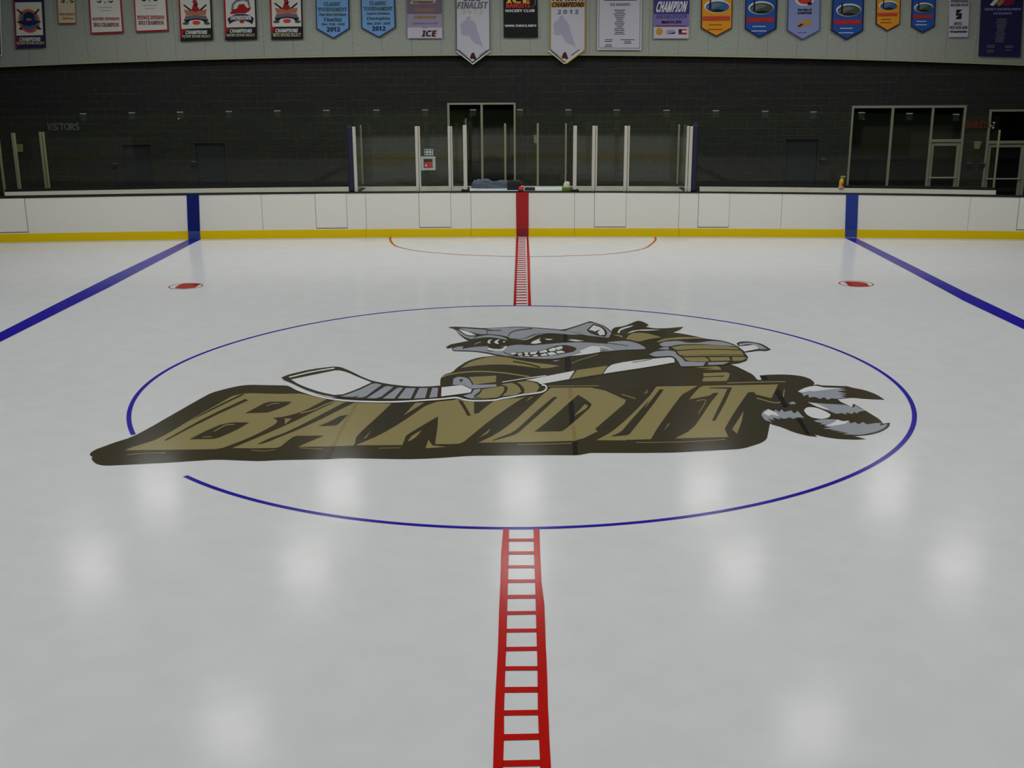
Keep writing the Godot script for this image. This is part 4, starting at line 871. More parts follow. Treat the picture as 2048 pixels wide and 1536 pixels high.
func boards() -> void:
	var far := thing("dasher_boards", Vector3(0, 0, -13.19), "white dasher boards with yellow kick plate along the far side of the ice", "boards")
	var seams := [-19.0, -15.8, -14.230, -11.484, -6.099, -3.659, -1.177, 1.270, 3.724, 6.099, 10.322, 13.645, 16.0, 19.0]
	for k in seams.size() - 1:
		obj("panel", band(seams[k] + 0.006, seams[k + 1] - 0.006, KICK_TOP, WHITE_TOP, 0.0, 0.06), M.boardwhite, far)
	obj("backing", band(seams[0], seams[-1], NIL, WHITE_TOP, -0.012, 0.14), M.seamline, far)
	var kicks := [seams[0], -3.678, -1.184, 1.275, 3.740, seams[-1]]
	for k in kicks.size() - 1:
		obj("kick_plate", band(kicks[k] + 0.004, kicks[k + 1] - 0.004, NIL, KICK_TOP, 0.012, 0.06), M.kick, far)
	obj("cap_rail", band(seams[0], seams[-1], WHITE_TOP, RAIL, 0.012, 0.18), M.black, far)
	# gates: a white leaf a little proud of the boards in a dark gap
	for g in [[-4.841, -4.112], [-2.401, -1.656], [1.742, 2.483], [4.173, 4.893], [-12.169, -11.495], [11.388, 12.064]]:
		var gate := obj("gate_gap", band(g[0] - 0.005, g[1] + 0.003, plus(KICK_TOP, 0.026), WHITE_TOP, 0.003, 0.01), M.gap, far)
		var leaf := obj("gate", band(g[0] + 0.004, g[1] - 0.003, plus(KICK_TOP, 0.043), WHITE_TOP, 0.008, 0.01), M.gatewhite, far)
		leaf.set_meta("label", "white gate leaf in the boards")
	for s in [["blue_stripe", M.boardblue, M.kickblue, [-7.852, -7.574, -7.534, -7.815], [-7.856, -7.574, -7.574, -7.852]], ["blue_stripe", M.boardblueworn, M.kickblue, [7.580, 7.852, 7.819, 7.546], [7.589, 7.856, 7.852, 7.580]],
			["red_stripe", M.boardred, M.kickred, [-0.106, 0.185, 0.186, -0.111], [-0.100, 0.183, 0.185, -0.106]]]:
		obj(s[0], plate(s[3], KICK_TOP, plus(RAIL, -0.018), 0.016, 0.016), s[1], far)
		obj(s[0], plate(s[4], NIL, KICK_TOP, 0.018, 0.006), s[2], far)


func benches() -> void:
	# white back boards of the benches and the boxes; players' benches left and right, penalty boxes and timekeeper between
	var joints := [-13.045, -11.873, -10.678, -9.483, -8.301, -7.108, -5.928, -4.724, -4.073, -3.509, -2.319, -1.154, -0.014, 1.161, 2.336, 3.547, 4.244, 4.745, 5.942, 7.113, 8.284, 9.442, 10.575, 11.659]
	var posts := [[-12.746, 2.264, -12.860, 0.929, 0.05, false], [-12.402, 2.406, -12.455, 0.976, 0.085, false], [-11.706, 2.426, -11.752, 0.973, 0.12, true], [-3.889, 2.557, -3.913, 1.075, 0.035, false], [-0.378, 2.577, -0.375, 1.073, 0.05, false], [0.414, 2.573, 0.428, 1.069, 0.05, false], [1.101, 2.570, 1.113, 1.066, 0.04, false], [3.850, 2.534, 3.871, 1.043, 0.04, false], [11.618, 2.368, 11.684, 0.949, 0.036, false]]
	for s in [["pale back boards and tall clear glass behind the left players' bench", [-12.485, -4.248], -20.0, -4.073], ["pale back boards and tall clear glass behind the penalty boxes and timekeeper", [-3.938, 4.129], -4.073, 4.244], ["pale back boards and tall clear glass behind the right players' bench", [4.401, 11.383], 4.244, 20.0]]:
		var x: Array = s[1]
		var o := thing("bench_back_screen", Vector3((x[0] + x[1]) / 2, 0, -14.5), s[0], "glass screen", "boards and glass behind the benches")
		var n := maxi(1, roundi((x[1] - x[0]) / 2.4))
		for k in n:
			obj("panel", band(lerpf(x[0], x[1], float(k) / n) + 0.002, lerpf(x[0], x[1], float(k + 1) / n) - 0.002, NIL, REAR_TOP, -1.3, 0.1), M.rearwhite, o)
		obj("base_rail", band(x[0], x[1], plus(REAR_TOP, 0.001), plus(REAR_TOP, 0.065), -1.33, 0.06), M.navyrail, o)
		for k in joints.size() - 1:
			var ja: float = joints[k]
			var jb: float = joints[k + 1]
			if (ja + jb) / 2 < s[2] or (ja + jb) / 2 > s[3]:
				continue
			obj("pane", band(ja + 0.003, jb - 0.003, plus(REAR_TOP, -0.06), GLASS_TOP, 0.0, 0.012, Vector3(-14.55, 0, 0)), M.glass, o)
			if k < 2 or k == 8 or k == 16:
				continue
			var y := poly(GLASS_TOP, ja)
			var z := -14.545
			var st := begin()
			soft_box(st, Vector3(ja - 0.075, y - 0.15, z), Vector3(ja + 0.075, y - 0.004, z + 0.012), 0.004)
			obj("clip", st, M.clipglass, o)
			st = begin()
			soft_box(st, Vector3(ja - 0.075, y - 0.006, z - 0.03), Vector3(ja + 0.075, y + 0.018, z + 0.02), 0.005)
			obj("clip_cap", st, M.clip, o)
		for p in posts:
			if (p[0] + p[2]) / 2 > s[2] and (p[0] + p[2]) / 2 < s[3]:
				post(o, (p[0] + p[2]) / 2, -14.5, p[3] - 0.02, p[1], p[4], p[5], M.postdull)
	# low dividing walls that run back from the boards
	for s in [[-3.869, "low dark divider between left bench and left penalty box"], [-1.304, "low dark divider between left penalty box and timekeeper"], [1.282, "low dark divider between timekeeper and right penalty box"], [3.934, "low dark divider between right penalty box and right bench"]]:
		var x: float = s[0]
		var o := thing("box_divider", Vector3(x, 0, -13.8), s[1], "divider", "dividers between the boxes")
		var st := begin()
		soft_box(st, Vector3(x - 0.03, 0.0, -14.29), Vector3(x + 0.03, poly(RAIL, x) - 0.03, poly(BOARD_Z, x) - 0.2), 0.008)
		obj("panel", st, M.rearwhite, o)
		st = begin()
		soft_box(st, Vector3(x - 0.055, poly(RAIL, x) - 0.03, -14.29), Vector3(x + 0.055, poly(RAIL, x) + 0.004, poly(BOARD_Z, x) - 0.172), 0.008)
		obj("cap_rail", st, M.navyrail, o)
		st = begin()
		box(st, Vector3(x - 0.006, poly(RAIL, x), -14.29), Vector3(x + 0.006, 2.72, poly(BOARD_Z, x) - 0.2))
		obj("pane", st, M.glass, o)


func post(parent: Node, xb: float, zb: float, yb: float, yt: float, w: float, two: bool, m: Material = M.alu) -> void:   # an upright aluminium glass support
	var st := begin()
	if two:
		soft_box(st, Vector3(xb - w / 2, yb, zb - 0.03), Vector3(xb + w * 0.08, yt, zb + 0.03), 0.006)
		soft_box(st, Vector3(xb + w * 0.2, yb, zb - 0.03), Vector3(xb + w / 2, yt, zb + 0.03), 0.006)
		box(st, Vector3(xb - w / 2 + 0.01, yb, zb - 0.025), Vector3(xb + w / 2 - 0.01, yt - 0.005, zb - 0.01))
	else:
		soft_box(st, Vector3(xb - w / 2, yb, zb - 0.03), Vector3(xb + w / 2, yt, zb + 0.03), 0.006)
	obj("post", st, m, parent)


func glass() -> void:
	# the glass of the two penalty boxes stands on the front boards
	for s in [["clear glass and pale posts on the front boards of the left penalty box", [-3.878, -2.405, -1.642, -1.293], [[-3.874, 2.563, -3.890, 1.074, 0.075, false], [-2.396, 2.568, -2.414, 1.067, 0.115, true], [-1.643, 2.564, -1.649, 1.064, 0.105, true], [-1.290, 2.585, -1.314, 1.063, 0.085, false]]],
			["clear glass and pale posts on the front boards of the right penalty box", [1.265, 1.730, 2.473, 3.936], [[1.254, 2.562, 1.287, 1.052, 0.085, false], [1.728, 2.560, 1.733, 1.050, 0.12, true], [2.473, 2.557, 2.483, 1.047, 0.125, true], [3.864, 2.550, 3.896, 1.041, 0.05, false], [3.945, 2.539, 3.966, 1.041, 0.075, false]]]]:
		var x: Array = s[1]
		var o := thing("penalty_box_glass", Vector3((x[0] + x[-1]) / 2, 1.07, -13.2), s[0], "glass screen", "glass fronts of the penalty boxes")
		for k in x.size() - 1:
			obj("pane", band(x[k] + 0.004, x[k + 1] - 0.004, plus(RAIL, 0.002), FRONT_GLASS_TOP, -0.085, 0.012), M.glass, o)
		for p in s[2]:
			var px: float = (p[0] + p[2]) / 2
			post(o, px, poly(BOARD_Z, px) - 0.09, poly(RAIL, px), p[1], p[4], p[5])
			if absf(absf(px) - 1.28) < 0.1:
				var foot := begin()
				soft_box(foot, Vector3(px - 0.10, poly(RAIL, px), poly(BOARD_Z, px) - 0.15), Vector3(px + 0.10, poly(RAIL, px) + 0.045, poly(BOARD_Z, px) - 0.04), 0.012)
				obj("foot", foot, M.black, o)
	# navy padding where the benches end
	for s in [["navy padded post at the right end of the left players' bench", -4.062, -3.911, -4.041, -3.906], ["navy padded post at the left end of the right players' bench", 3.988, 4.104, 4.006, 4.134]]:
		var xa: float = (s[1] + s[3]) / 2
		var xb: float = (s[2] + s[4]) / 2
		var z := poly(BOARD_Z, xa) - 0.1
		var o := thing("padded_post", Vector3((xa + xb) / 2, 1.07, z), s[0], "padded post", "padded posts at the bench ends")
		var st := begin()
		soft_box(st, Vector3(xa, poly(RAIL, xa), z - 0.12), Vector3(xb, 2.585, z + 0.06), 0.03)
		obj("padding", st, M.navy, o)
		st = begin()
		soft_box(st, Vector3(xa + 0.02, 2.585, z - 0.1), Vector3(xb - 0.02, 2.61, z + 0.04), 0.01)
		obj("post_cap", st, M.black, o)


func frame_bar(st: SurfaceTool, x0: float, y0: float, x1: float, y1: float, depth := 0.10) -> void:
	soft_box(st, Vector3(minf(x0, x1), minf(y0, y1), WALL_Z - 0.06), Vector3(maxf(x0, x1), maxf(y0, y1), WALL_Z - 0.06 + depth), 0.006)


func glazing(parent: Node, called: String, x0: float, y0: float, x1: float, y1: float) -> void:
	var st := begin()
	box(st, Vector3(x0, y0, WALL_Z - 0.03), Vector3(x1, y1, WALL_Z - 0.02))
	obj(called, st, M.windowglass, parent)


func wall_fittings() -> void:
	# window_1: two tall lights behind the timekeeper
	var w := thing("window_1", Vector3(0, 0, WALL_Z), "tall two pane glazed window in pale frame behind the timekeeper's table", "", "", "structure")
	var x0 := -2.037
	var x1 := -1.974
	var x2 := -1.111
	var x3 := -1.048
	var x4 := -0.192
	var x5 := -0.136
	var t := 2.999
	var u := 2.946
	for b in [[x0, 0.0, x1, t], [x2, 0.0, x3, u], [x4, 0.0, x5, t], [x1, u, x4, t], [x1, 0.0, x4, 0.1]]:
		var st := begin()
		frame_bar(st, b[0], b[1], b[2], b[3])
		obj("frame", st, M.framealu, w)
	glazing(w, "pane", x1, 0.1, x2, u)
	glazing(w, "pane", x3, 0.1, x4, u)
	# window_2: the wide glazed front at the right, with a door in its last bay
	w = thing("window_2", Vector3(10.7, 0, WALL_Z), "wide glazed front of three bays in pale frame right of the benches", "", "", "structure")
	var a := [9.184, 9.239, 10.291, 10.353, 11.405, 11.460, 12.291, 12.348]
	var top := 2.863
	var under := 2.802
	for b in [[a[0], a[1], top], [a[2], a[3], under], [a[4], a[5], under], [a[6], a[7], top]]:
		var st := begin()
		frame_bar(st, b[0], 0.0, b[1], b[2])
		obj("frame", st, M.framealu, w)
	var hd := begin()
	frame_bar(hd, a[1], under, a[6], top)
	obj("frame", hd, M.framealu, w)
	hd = begin()
	frame_bar(hd, a[1], 0.0, a[4], 0.1)
	obj("frame", hd, M.framealu, w)
	glazing(w, "pane", a[1], 0.1, a[2], under)
	glazing(w, "pane", a[3], 0.1, a[4], under)
	var tr := 1.951
	var tr2 := 1.869
	hd = begin()
	frame_bar(hd, a[5], tr2, a[6], tr)
	obj("frame", hd, M.framealu, w)
	glazing(w, "pane", a[5], tr, a[6], under)
	glazed_door("door_1", "glazed door with a pale push bar in the last bay of the glazed front", a[5], a[6], tr2, 0.898)
	# window_3 with door_2 at the picture's right edge
	w = thing("window_3", Vector3(13.5, 0, WALL_Z), "glazed door bay in pale frame at the right end of the wall", "", "", "structure")
	var c := [12.993, 13.055, 14.089, 14.171]
	top = 2.751
	under = 2.691
	for b in [[c[0], 0.0, c[1], top], [c[2], 0.0, c[3], top], [c[1], under, c[2], top]]:
		var st := begin()
		frame_bar(st, b[0], b[1], b[2], b[3])
		obj("frame", st, M.framealu, w)
	tr = 1.903
	tr2 = 1.821
	hd = begin()
	frame_bar(hd, c[1], tr2, c[2], tr)
	obj("frame", hd, M.framealu, w)
	glazing(w, "pane", c[1], tr, c[2], under)
	glazed_door("door_2", "glazed door with a pale push bar at the right end of the wall", c[1], c[2], tr2, 0.857)
	# plain dark doors behind the benches
	for d in [["door_3", "plain dark door in the block wall, second from the left bench end", OPENINGS[3]], ["door_4", "plain dark door in the block wall above the left blue stripe", OPENINGS[4]], ["door_5", "plain dark door in the block wall left of the glazed front", OPENINGS[5]]]:
		var r: Array = d[2]
		var o := thing(d[0], Vector3((r[0] + r[1]) / 2, 0, WALL_Z), d[1], "", "", "structure")
		var st := begin()
		soft_box(st, Vector3(r[0] + 0.05, 0.0, WALL_Z - 0.12), Vector3(r[1] - 0.05, r[2] - 0.05, WALL_Z - 0.07), 0.006)
		obj("leaf", st, M.doordark, o)
		st = begin()
		box(st, Vector3(r[0], 0.0, WALL_Z - 0.14), Vector3(r[0] + 0.05, r[2], WALL_Z + 0.012))
		box(st, Vector3(r[1] - 0.05, 0.0, WALL_Z - 0.14), Vector3(r[1], r[2], WALL_Z + 0.012))
		box(st, Vector3(r[0] + 0.05, r[2] - 0.05, WALL_Z - 0.14), Vector3(r[1] - 0.05, r[2], WALL_Z + 0.012))
		obj("frame", st, M.doorframe, o)
		st = begin()
		soft_box(st, Vector3(r[0] + 0.1, 0.98, WALL_Z - 0.07), Vector3(r[0] + 0.2, 1.01, WALL_Z - 0.02), 0.008)
		obj("handle", st, M.doorframe, o)
	# lettering on the wall
	var sign := thing("visitors_sign", Vector3(-12.785, 2.413, -18.46), "dim grey VISITORS lettering on the dark wall above the left bench", "sign")
	var cut := [-13.233, -13.121, -13.058, -12.953, -12.897, -12.757, -12.603, -12.463, -12.330]
	var letters := ["V", "I", "S", "I", "T", "O", "R", "S"]
	for k in 8:
		words(sign, letters[k], (cut[k] + cut[k + 1]) / 2, 2.406, (cut[k + 1] - cut[k]) * (0.95 if k != 1 and k != 3 else 0.5), 0.1921, M.signgrey, -18.465, "Droid Sans", true, false, "letter")
	sign = thing("home_team_sign", Vector3(12.729, 2.336, -18.46), "dim orange lettering with white mark between the two glazed fronts", "sign")
	var at := [12.383, 13.019]
	for k in 7:
		var lw: float = (at[1] - at[0]) / 7.0
		words(sign, "BANDITS"[k], at[0] + lw * (k + 0.5), 2.343, lw * 0.86, 0.1855, M.signorange, -18.465, "Droid Sans", true, false, "letter")
	for m in [[13.137, 2.395, 2.4, 1.4], [13.063, 2.314, 1.5, 1.2], [13.131, 2.321, 1.3, 1.0], [13.124, 2.260, 2.4, 1.5]]:
		obj("mark", slab(oval(m[0], m[1], m[2] * PX, m[3] * PX, 12), -18.47, -18.45), M.paper, sign)
	# small boxes on the wall
	for s in [["wall_lamp", "small beige wall box left of the VISITORS lettering", "wall box", -14.060, 1.817, 5.5, 7.0, M.beige], ["wall_lamp", "small beige wall box between the two glazed fronts", "wall box", 12.728, 1.779, 5.5, 7.0, M.beige], ["wall_lamp", "small pale wall box behind the timekeeper, right of the tall window", "wall box", 0.417, 1.998, 3.8, 7.0, M.beige]]:
		var cx: float = s[3]
		var cy: float = s[4]
		var o := thing(s[0], Vector3(cx, cy, -18.45), s[1], s[2], "small beige boxes on the wall")
		var st := begin()
		var hw: float = s[5] * PX
		var hh: float = s[6] * PX
		hexa(st, [Vector3(cx - hw * 0.7, cy - hh, WALL_Z + 0.10), Vector3(cx + hw * 0.7, cy - hh, WALL_Z + 0.10), Vector3(cx + hw * 0.7, cy - hh, WALL_Z), Vector3(cx - hw * 0.7, cy - hh, WALL_Z), Vector3(cx - hw, cy + hh, WALL_Z + 0.16), Vector3(cx + hw, cy + hh, WALL_Z + 0.16), Vector3(cx + hw, cy + hh, WALL_Z), Vector3(cx - hw, cy + hh, WALL_Z)])
		obj("housing", st, s[7], o)
		st = begin()
		soft_box(st, Vector3(cx - hw * 1.06, cy + hh, WALL_Z), Vector3(cx + hw * 1.06, cy + hh + 0.02, WALL_Z + 0.17), 0.006)
		obj("lid", st, s[7], o)
	for s in [["small dark switch box left of the leftmost plain door", -11.433, 1.322], ["small dark switch box left of the door above the left blue stripe", -9.197, 1.367], ["small dark switch box right of the rightmost plain door", 8.472, 1.359], ["small dark switch box between the glazed fronts, left of a pair", 12.563, 1.231], ["small dark switch box between the glazed fronts, right of a pair", 12.940, 1.230]]:
		var cx: float = s[1]
		var cy: float = s[2]
		var o := thing("switch_box", Vector3(cx, cy, WALL_Z), s[0], "switch box", "dark switch boxes on the block wall")
		var st := begin()
		soft_box(st, Vector3(cx - 0.065, cy - 0.06, WALL_Z), Vector3(cx + 0.065, cy + 0.06, WALL_Z + 0.07), 0.01)
		obj("housing", st, M.black, o)
		st = begin()
		soft_box(st, Vector3(cx - 0.07, cy + 0.06, WALL_Z), Vector3(cx + 0.07, cy + 0.07, WALL_Z + 0.075), 0.004)
		obj("hood", st, M.framealu, o)
	# the white cabinet with a red picture and the three plates above it
	var q := [-2.799, 1.167, -2.389, 1.545]
	var aed := thing("wall_cabinet", Vector3((q[0] + q[2]) / 2, (q[1] + q[3]) / 2, WALL_Z), "white framed wall cabinet with red device, seen through the left penalty box", "cabinet")
	for b in [[q[0], q[1], q[2], q[1] + 0.065], [q[0], q[3] - 0.065, q[2], q[3]], [q[0], q[1] + 0.065, q[0] + 0.08, q[3] - 0.065], [q[2] - 0.08, q[1] + 0.065, q[2], q[3] - 0.065]]:
		var st := begin()
		soft_box(st, Vector3(b[0], b[1], WALL_Z), Vector3(b[2], b[3], WALL_Z + 0.16), 0.01)
		obj("frame", st, M.aedwhite, aed)
	var inner := begin()
	box(inner, Vector3(q[0] + 0.08, q[1] + 0.065, WALL_Z), Vector3(q[2] - 0.08, q[3] - 0.065, WALL_Z + 0.1))
	obj("door_panel", inner, M.aeddark, aed)
	inner = begin()
	soft_box(inner, Vector3(q[0] + 0.10, q[1] + 0.08, WALL_Z + 0.1), Vector3(q[2] - 0.09, q[1] + 0.23, WALL_Z + 0.13), 0.01)
	obj("device", inner, M.red, aed)
	inner = begin()
	soft_box(inner, Vector3(q[0] + 0.12, q[1] + 0.11, WALL_Z + 0.13), Vector3(q[0] + 0.17, q[1] + 0.16, WALL_Z + 0.135), 0.004)
	obj("label_plate", inner, M.paper, aed)
	var pl := thing("wall_plates", Vector3(-2.575, 1.669, WALL_Z), "pale sign with three dark slots on the wall above the white cabinet", "sign")
	var e := [-2.697, 1.574, -2.454, 1.751]
	inner = begin()
	soft_box(inner, Vector3(e[0], e[1], WALL_Z + 0.008), Vector3(e[2], e[3], WALL_Z + 0.02), 0.004)
	obj("plate", inner, M.aedwhite, pl)
	for k in 3:
		for j in 2:
			var sx := lerpf(e[0], e[2], (k + 0.22) / 3.0)
			var sy := lerpf(e[1], e[3], (j + 0.3) / 2.0)
			inner = begin()
			box(inner, Vector3(sx, sy, WALL_Z + 0.02), Vector3(sx + 0.04, sy + 0.045, WALL_Z + 0.024))
			obj("slot", inner, M.aeddark, pl)


func glazed_door(called: String, label: String, x0: float, x1: float, top: float, bar: float) -> void:
	var o := thing(called, Vector3((x0 + x1) / 2, 0, WALL_Z), label, "", "", "structure")
	for b in [[x0, 0.02, x0 + 0.10, top - 0.02], [x1 - 0.10, 0.02, x1, top - 0.02], [x0 + 0.1, top - 0.1, x1 - 0.1, top - 0.02], [x0 + 0.1, 0.02, x1 - 0.1, 0.25]]:
		var st := begin()
		soft_box(st, Vector3(b[0] + 0.004, b[1], WALL_Z - 0.05), Vector3(b[2] - 0.004, b[3], WALL_Z + 0.0), 0.006)
		obj("stile", st, M.framealu, o)
	glazing(o, "pane", x0 + 0.1, 0.25, x1 - 0.1, top - 0.1)
	var st := begin()
	soft_box(st, Vector3(x0 + 0.02, bar - 0.018, WALL_Z + 0.02), Vector3(x1 - 0.06, bar + 0.018, WALL_Z + 0.06), 0.01)
	obj("push_bar", st, M.alu, o)


func lump(cx: float, cy: float, cz: float, rx: float, ry: float, rz: float, seed_at: int, rough: float, square := 1.0) -> SurfaceTool:   # a soft folded heap standing on cy
	var n := FastNoiseLite.new()
	n.seed = seed_at
	n.frequency = 1.1
	var st := SurfaceTool.new()
	st.begin(Mesh.PRIMITIVE_TRIANGLES)
	var rows := 14
	var cols := 28
	var p := func(i: int, j: int) -> Vector3:
		var a := PI / 2.0 * i / rows
		var b := TAU * j / cols
		var d := Vector3(cos(b) * cos(a), sin(a), sin(b) * cos(a))
		var m := Vector3(signf(d.x) * pow(absf(d.x), square), pow(d.y, square), signf(d.z) * pow(absf(d.z), square))
		var k := 1.0 + rough * n.get_noise_3d(d.x * 2.2, d.y * 2.2, d.z * 2.2)
		return Vector3(cx + m.x * rx * k, cy + m.y * ry * k, cz + m.z * rz * k)
	for i in rows:
		for j in cols:
			var a: Vector3 = p.call(i, j)
			var b: Vector3 = p.call(i, j + 1)
			var c: Vector3 = p.call(i + 1, j + 1)
			var d: Vector3 = p.call(i + 1, j)
			for v in [a, d, c, a, c, b]:
				st.add_vertex(v)
	st.index()
	st.generate_normals()
	return st


func table_things() -> void:
	var top := poly(RAIL, 0.0) - 0.01
	var x := [-1.233, 1.223]
	var t := thing("timekeeper_table", Vector3(0, 0, -13.8), "long pale timekeeper's table behind the red stripe of the boards", "table")
	var st := begin()
	soft_box(st, Vector3(x[0], top - 0.04, -14.36), Vector3(x[1], top, -13.4), 0.01)
	obj("tabletop", st, M.rearwhite, t)
	st = begin()
	soft_box(st, Vector3(x[0] + 0.03, top - 0.01, -13.95), Vector3(x[1] - 0.03, top + 0.001, -13.41), 0.0005)
	var desk := obj("desk_mat", st, M.tabletop, t)
	for sx in [x[0] + 0.05, x[1] - 0.05]:
		for sz in [-14.3, -13.48]:
			st = begin()
			soft_box(st, Vector3(sx - 0.025, 0, sz - 0.025), Vector3(sx + 0.025, top - 0.04, sz + 0.025), 0.006)
			obj("leg", st, M.alu, t)
	# a heap of grey blue cloth at the back of the table
	var c := [-1.177, -0.261]
	var heap := thing("jacket", Vector3((c[0] + c[1]) / 2, top, -14.2), "grey blue jacket heaped on the back of the timekeeper's table", "jacket")
	obj("cloth", lump(lerpf(c[0], c[1], 0.28), top + 0.001, -14.2, (c[1] - c[0]) * 0.30, 0.20, 0.14, 5, 0.35, 0.7), M.cloth, heap)
	obj("sleeve", lump(lerpf(c[0], c[1], 0.66), top + 0.001, -14.19, (c[1] - c[0]) * 0.36, 0.165, 0.13, 8, 0.4, 0.6), M.cloth, heap)
	# black bag
	c = [-0.328, 0.068]
	var bag := thing("equipment_bag", Vector3((c[0] + c[1]) / 2, top + 0.001, -13.75), "dark navy bag on the timekeeper's table left of the red stripe", "bag")
	obj("body", lump((c[0] + c[1]) / 2, top + 0.001, -13.75, (c[1] - c[0]) / 2, 0.215, 0.12, 15, 0.12, 0.35), M.blacknavy, bag)
	st = begin()
	soft_box(st, Vector3(c[0] + 0.09, top + 0.2, -13.76), Vector3(c[1] - 0.09, top + 0.235, -13.74), 0.01)
	obj("handle", st, M.black, bag)
	# flat black case, lid open a little
	c = [0.091, 0.342]
	var lap := thing("flat_black_case", Vector3((c[0] + c[1]) / 2, top + 0.001, -13.6), "flat black case lying on the timekeeper's table right of the navy bag", "case")
	st = begin()
	soft_box(st, Vector3(c[0], top + 0.001, -13.72), Vector3(c[1], top + 0.03, -13.48), 0.006)
	obj("base", st, M.black, lap)
	st = begin()
	hexa(st, [Vector3(c[0], top + 0.031, -13.5), Vector3(c[1], top + 0.031, -13.5), Vector3(c[1], top + 0.031, -13.72), Vector3(c[0], top + 0.031, -13.72), Vector3(c[0], top + 0.04, -13.5), Vector3(c[1], top + 0.04, -13.5), Vector3(c[1], top + 0.06, -13.72), Vector3(c[0], top + 0.06, -13.72)])
	obj("lid", st, M.navyrail, lap)
	# the red lamp on the rail at the centre line
	c = [-0.063, 0.072]
	var y := poly(RAIL, 0.0) + 0.003
	var zc := poly(BOARD_Z, 0.0) - 0.09
	var buzz := thing("red_signal_lamp", Vector3((c[0] + c[1]) / 2, y, zc), "small red signal lamp on the cap rail above the red stripe", "signal lamp")
	st = begin()
	soft_box(st, Vector3(c[0], y, zc - 0.06), Vector3(c[1], y + 0.025, zc + 0.06), 0.008)
	obj("base", st, M.black, buzz)
	obj("dome", lump((c[0] + c[1]) / 2, y + 0.025, zc, (c[1] - c[0]) / 2 - 0.004, 0.085, 0.055, 3, 0.0, 0.8), M.red, buzz)
	st = begin()
	soft_box(st, Vector3(c[1] - 0.055, y + 0.105, zc - 0.02), Vector3(c[1] - 0.012, y + 0.125, zc + 0.02), 0.006)
	obj("tip", st, M.paper, buzz)
	# tissue box
	c = [0.984, 1.210]
	var tis := thing("tissue_box", Vector3((c[0] + c[1]) / 2, top, -13.45), "green box with a white tissue puff at the right end of the timekeeper's table", "tissue box")
	st = begin()
	soft_box(st, Vector3(c[0], top + 0.001, -13.57), Vector3(c[1], top + 0.085, -13.36), 0.008)
	obj("carton", st, M.tissuegreen, tis)
	st = begin()
	soft_box(st, Vector3(c[0] + 0.04, top + 0.085, -13.5), Vector3(c[1] - 0.04, top + 0.088, -13.43), 0.001)
	obj("opening", st, M.black, tis)
	obj("tissue", lump((c[0] + c[1]) / 2, top + 0.086, -13.465, 0.07, 0.12, 0.05, 12, 0.5, 0.75), M.paper, tis)
	# foot of the divider post
	# yellow bottle on the right back boards
	var b := [7.729, 1.021, 7.839, 1.360]
	var bx: float = (b[0] + b[2]) / 2
	var by := poly(REAR_TOP, bx) + 0.0
	var bz := poly(BOARD_Z, bx) - 1.30
	var bot := thing("spray_bottle", Vector3(bx, by, bz), "small yellow spray bottle with a red label on the right back boards", "bottle")
	var prof := [[0.0, 0.0], [0.05, 0.0], [0.056, 0.01], [0.056, 0.14], [0.05, 0.18], [0.022, 0.22], [0.018, 0.25], [0.0, 0.25]]
	obj("body", lathe(bx, by, bz, prof), M.yellow, bot)
	obj("label_band", lathe(bx, by, bz, [[0.0, 0.05], [0.058, 0.05], [0.058, 0.12], [0.0, 0.12]], -0.6, 1.5), M.red, bot)
	obj("foot", lathe(bx, by, bz, [[0.0, 0.0], [0.06, 0.0], [0.06, 0.045], [0.0, 0.045]]), M.b_cream, bot)
	st = begin()
	soft_box(st, Vector3(bx - 0.03, by + 0.25, bz - 0.02), Vector3(bx + 0.085, by + 0.29, bz + 0.02), 0.008)
	soft_box(st, Vector3(bx + 0.03, by + 0.19, bz - 0.012), Vector3(bx + 0.05, by + 0.25, bz + 0.012), 0.004)
	obj("trigger", st, M.beige, bot)


func lathe(cx: float, cy: float, cz: float, prof: Array, from := 0.0, to := TAU) -> SurfaceTool:
	var st := begin()
	var n := 18
	for k in n:
		var a := lerpf(from, to, float(k) / n)
		var b := lerpf(from, to, float(k + 1) / n)
		for i in prof.size() - 1:
			var p: Array = prof[i]
			var q: Array = prof[i + 1]
			quad(st, Vector3(cx + p[0] * cos(a), cy + p[1], cz + p[0] * sin(a)), Vector3(cx + p[0] * cos(b), cy + p[1], cz + p[0] * sin(b)), Vector3(cx + q[0] * cos(b), cy + q[1], cz + q[0] * sin(b)), Vector3(cx + q[0] * cos(a), cy + q[1], cz + q[0] * sin(a)))
	return st


# ---------------------------------------------------------------- banners on the cladding
const BZ := -18.24   # the banners' back
const BF := -18.225  # their face


func banner(label: String, edge: Material, field: Material, outer: Array, inner: Array) -> Node3D:
	var mid := Vector2.ZERO
	for k in range(0, outer.size(), 2):
		mid += Vector2(outer[k], outer[k + 1]) * 2.0 / outer.size()
	var o := thing("banner", Vector3(mid.x, mid.y, BZ), label, "banner", "championship banners on the upper wall")
	obj("cloth", slab(outline(outer), BZ, BF), edge, o)
	if not inner.is_empty():
		obj("field", slab(outline(inner), BF, BF + 0.003), field, o)
	return o


func ink(o: Node3D, called: String, pts: PackedVector2Array, m: Material, layer := 1.0) -> void:
	obj(called, slab(pts, BF + 0.001 + 0.002 * layer, BF + 0.003 + 0.002 * layer), m, o)


func say(o: Node3D, said: String, x: float, y: float, w: float, h: float, m: Material, font := "Droid Sans", bold := true, italic := false) -> void:
	words(o, said, x, y, w, h, m, BF + 0.009, font, bold, italic)


func small_print(o: Node3D, x: float, y: float, widths: Array, step: float, m: Material) -> void:   # rows of print too small to read
	var st := begin()
	for k in widths.size():
		var w: float = widths[k] * PX / 2.0
		box(st, Vector3(x - w, y - k * step - 0.009, BF), Vector3(x + w, y - k * step + 0.009, BF + 0.005))
	obj("small_print", st, m, o)


